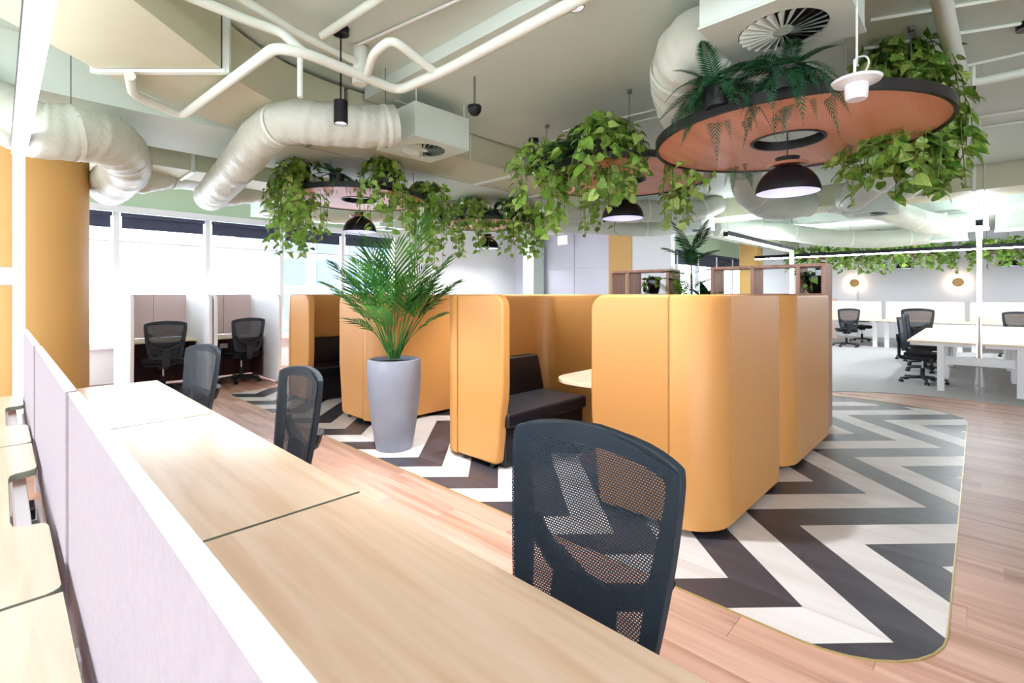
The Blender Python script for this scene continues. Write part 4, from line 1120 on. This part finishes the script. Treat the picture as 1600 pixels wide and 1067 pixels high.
# back disc
for k, (a, n_) in enumerate(((150, 20), (205, 24), (262, 22), (-42, 22))):
    pothos('%s trailing plant of the small back disc' % ['leftmost', 'left front', 'right front', 'rightmost'][k], rimpt(D4, 1.55, a, .02), n_, .36, .22, .60, .10, 50+k, step=.075, light=.35)
fern('dark fern on top of the small back disc', rimpt(D4, 1.55, 235, .08), 20, 55, .75)
# far fringe
for i, (xy, w) in enumerate(FD):
    for k, a in enumerate((100, 150, 190, 230, 275)):
        pothos('%s of the five leafy plants fringing the %s disc over the far desks' % (['first', 'second', 'third', 'fourth', 'last'][k], w.split(',')[0]), rimpt(xy, 1.6, a, .05, 2.55), 16, .38, .2, .5, .13, 70+i*10+k, step=.10, stuff=True, light=.4, group='far plant fringe')
# tall kentia palm in the concrete pot
t = thing('concrete_planter', 'tall grey concrete planter standing between the two yellow booths', 'planter', (2.52, 3.915, 0))
MB().lathe([(0, 0), (.155, 0), (.165, .012), (.205, .25), (.236, .52), (.243, .70), (.24, .80), (.232, .825), (.215, .828), (.206, .815), (.206, .76), (0, .76)], seg=56).build('planter_body', 'concrete', t)
MB().lathe([(0, .79), (.205, .79), (.205, .76), (0, .76)], seg=36).build('soil', 'soil', t)
palm_root = (2.52, 3.915, .83)
t = thing('kentia_palm', 'tall green palm growing from the grey concrete planter', 'plant', palm_root)
t.scale = (.80, .80, 1.07)
rnd = random.Random(5)
def frond_at(t, az, tilt, L, stem, arch, nl, wmax, lw, seed, m='palm', base=.05, vee=.35, droop=.7, nm='frond', z0=0.):
    me = frond_mesh(nm, m, L, arch, wmax, nl, lw, rise=.0, stemfrac=stem, vee=vee, droopleaf=droop, seed=seed, stem_r=.007*L/.9+.001)
    a = R(az)
    M = Matrix.Translation((base*math.cos(a), base*math.sin(a), z0)) @ Matrix.Rotation(a-PI/2, 4, 'Z') @ Matrix.Rotation(R(tilt), 4, 'X')
    return inst(nm, me, t, M)
specs = [(-50, 79, 1.30, .50, .05), (130, 66, 1.08, .48, .26), (145, 60, .98, .48, .32), (-60, 60, .98, .48, .30), (-35, 68, 1.10, .46, .22), (100, 80, 1.12, .5, .12), (200, 72, 1.0, .48, .22), (240, 78, 1.1, .5, .15),
         (125, 66, .80, .5, .42), (-50, 68, .82, .5, .40), (180, 68, .80, .5, .38), (20, 70, .88, .5, .32), (290, 68, .84, .5, .36), (150, 80, 1.0, .5, .12), (-48, 62, .66, .52, .5), (70, 74, 1.0, .5, .22), (225, 66, .68, .52, .45), (118, 58, .66, .52, .55),
         (215, 76, .92, .48, .3), (250, 74, .86, .48, .36), (160, 74, .90, .48, .32), (-80, 76, .94, .48, .3), (135, 76, .88, .46, .36), (-55, 76, .9, .46, .34)]
for i, (az, tl, L, stm, ar) in enumerate(specs):
    frond_at(t, az+rnd.uniform(-10, 10), tl, L*.98, stm, ar, 13, .40*L, .036, 100+i)
for i in range(5): MB().tube(catmull([(rnd.uniform(-.06, .06), rnd.uniform(-.06, .06), 0), (rnd.uniform(-.05, .05), rnd.uniform(-.05, .05), .2), (rnd.uniform(-.08, .08), rnd.uniform(-.08, .08), .42)], 4), [.011]*5+[.007]*4, 6).build('cane', 'stem', t)
# plants between the shelves, behind the near booth
t = thing('planter_trough', 'dark planter trough between the wooden shelves behind the near booth', 'planter', (6.05, 2.595, 0))
MB().box(-.14, -.24, 0, .14, .24, 1.29).build('trough', 'shelf_wood', t, .004)
MB().box(-.12, -.21, 1.29, .12, .21, 1.305).build('soil', 'soil', t)
t = thing('parlour_palm', 'slim upright palm rising behind the near booth between the shelves', 'plant', (6.05, 2.63, 1.30))
MB().tube(catmull([(0, 0, 0), (.01, .01, .35), (0, .02, .66)], 5), [.014]*6+[.008]*5, 7).build('cane', 'stem', t)
for i, (az, tl, z0, L) in enumerate(((135, 62, .50, .52), (-45, 66, .55, .46), (120, 30, .42, .42), (-30, 26, .42, .42), (200, 40, .32, .40), (-60, 10, .28, .40), (140, 12, .24, .38), (60, 50, .48, .4), (250, 55, .5, .42), (110, 20, .12, .36), (-50, 24, .1, .38))):
    frond_at(t, az, tl+14, L, .22, .28, 12, .19, .032, 200+i, 'darkleaf', .0, .2, .6, z0=z0+.10)
t = thing('leafy_plant', 'broad leaved low plant beside the slim palm, near the right shelf', 'plant', (6.05, 2.45, 1.30))
for i in range(15):
    a = rnd.uniform(0, 6.28); e = rnd.uniform(.8, 2.6); d = Vector((math.cos(a), math.sin(a), e)); L = rnd.uniform(.28, .42)
    M = basis(d, (-math.cos(a)*.5, -math.sin(a)*.5, 1)) @ Matrix.Diagonal((L*.55, L, L, 1)); inst('leaf', DARKL[i % 2], t, M)
t = thing('grassy_plant', 'light thin leaved plant beside the slim palm, near the left shelf', 'plant', (6.05, 2.77, 1.30))
for i in range(12):
    frond_at(t, rnd.uniform(0, 360), rnd.uniform(45, 85), rnd.uniform(.34, .55), .3, .25, 10, .12, .018, 230+i, 'pothos', .02, .2, .4)
def black_pot(label, y, z, r, h, seed, plab, x=6.03):
    t = thing('black_pot', label, 'pot', (x, y, z))
    MB().lathe([(0, 0), (r*.62, 0), (r*.7, .01), (r*.95, h*.5), (r, h*.8), (r*.97, h), (r*.9, h), (r*.9, h*.88), (0, h*.88)], seg=32).build('pot_body', 'black_gloss', t)
    MB().lathe([(0, h*.9), (r*.9, h*.9), (r*.9, h*.88), (0, h*.88)], seg=20).build('soil', 'soil', t)
    pothos(plab, (x, y, z+h*.9), 10, r*1.5, .07, .20, .075, seed, az=(110, 45), step=.055, pot=False, group='plants in black pots', lm=DARKL_R)
DARKL_R = [leaf_mesh('leaf', 'darkleaf', 1, .85), leaf_mesh('leaf', 'pothos', 1, .8)]
black_pot('glossy black pot on the right wooden shelf', 1.27, 1.43, .10, .19, 61, 'small leafy plant trailing from the black pot on the right shelf')
black_pot('glossy black pot on the left wooden shelf', 3.14, 1.43, .085, .19, 62, 'small leafy plant trailing from the black pot on the left shelf')
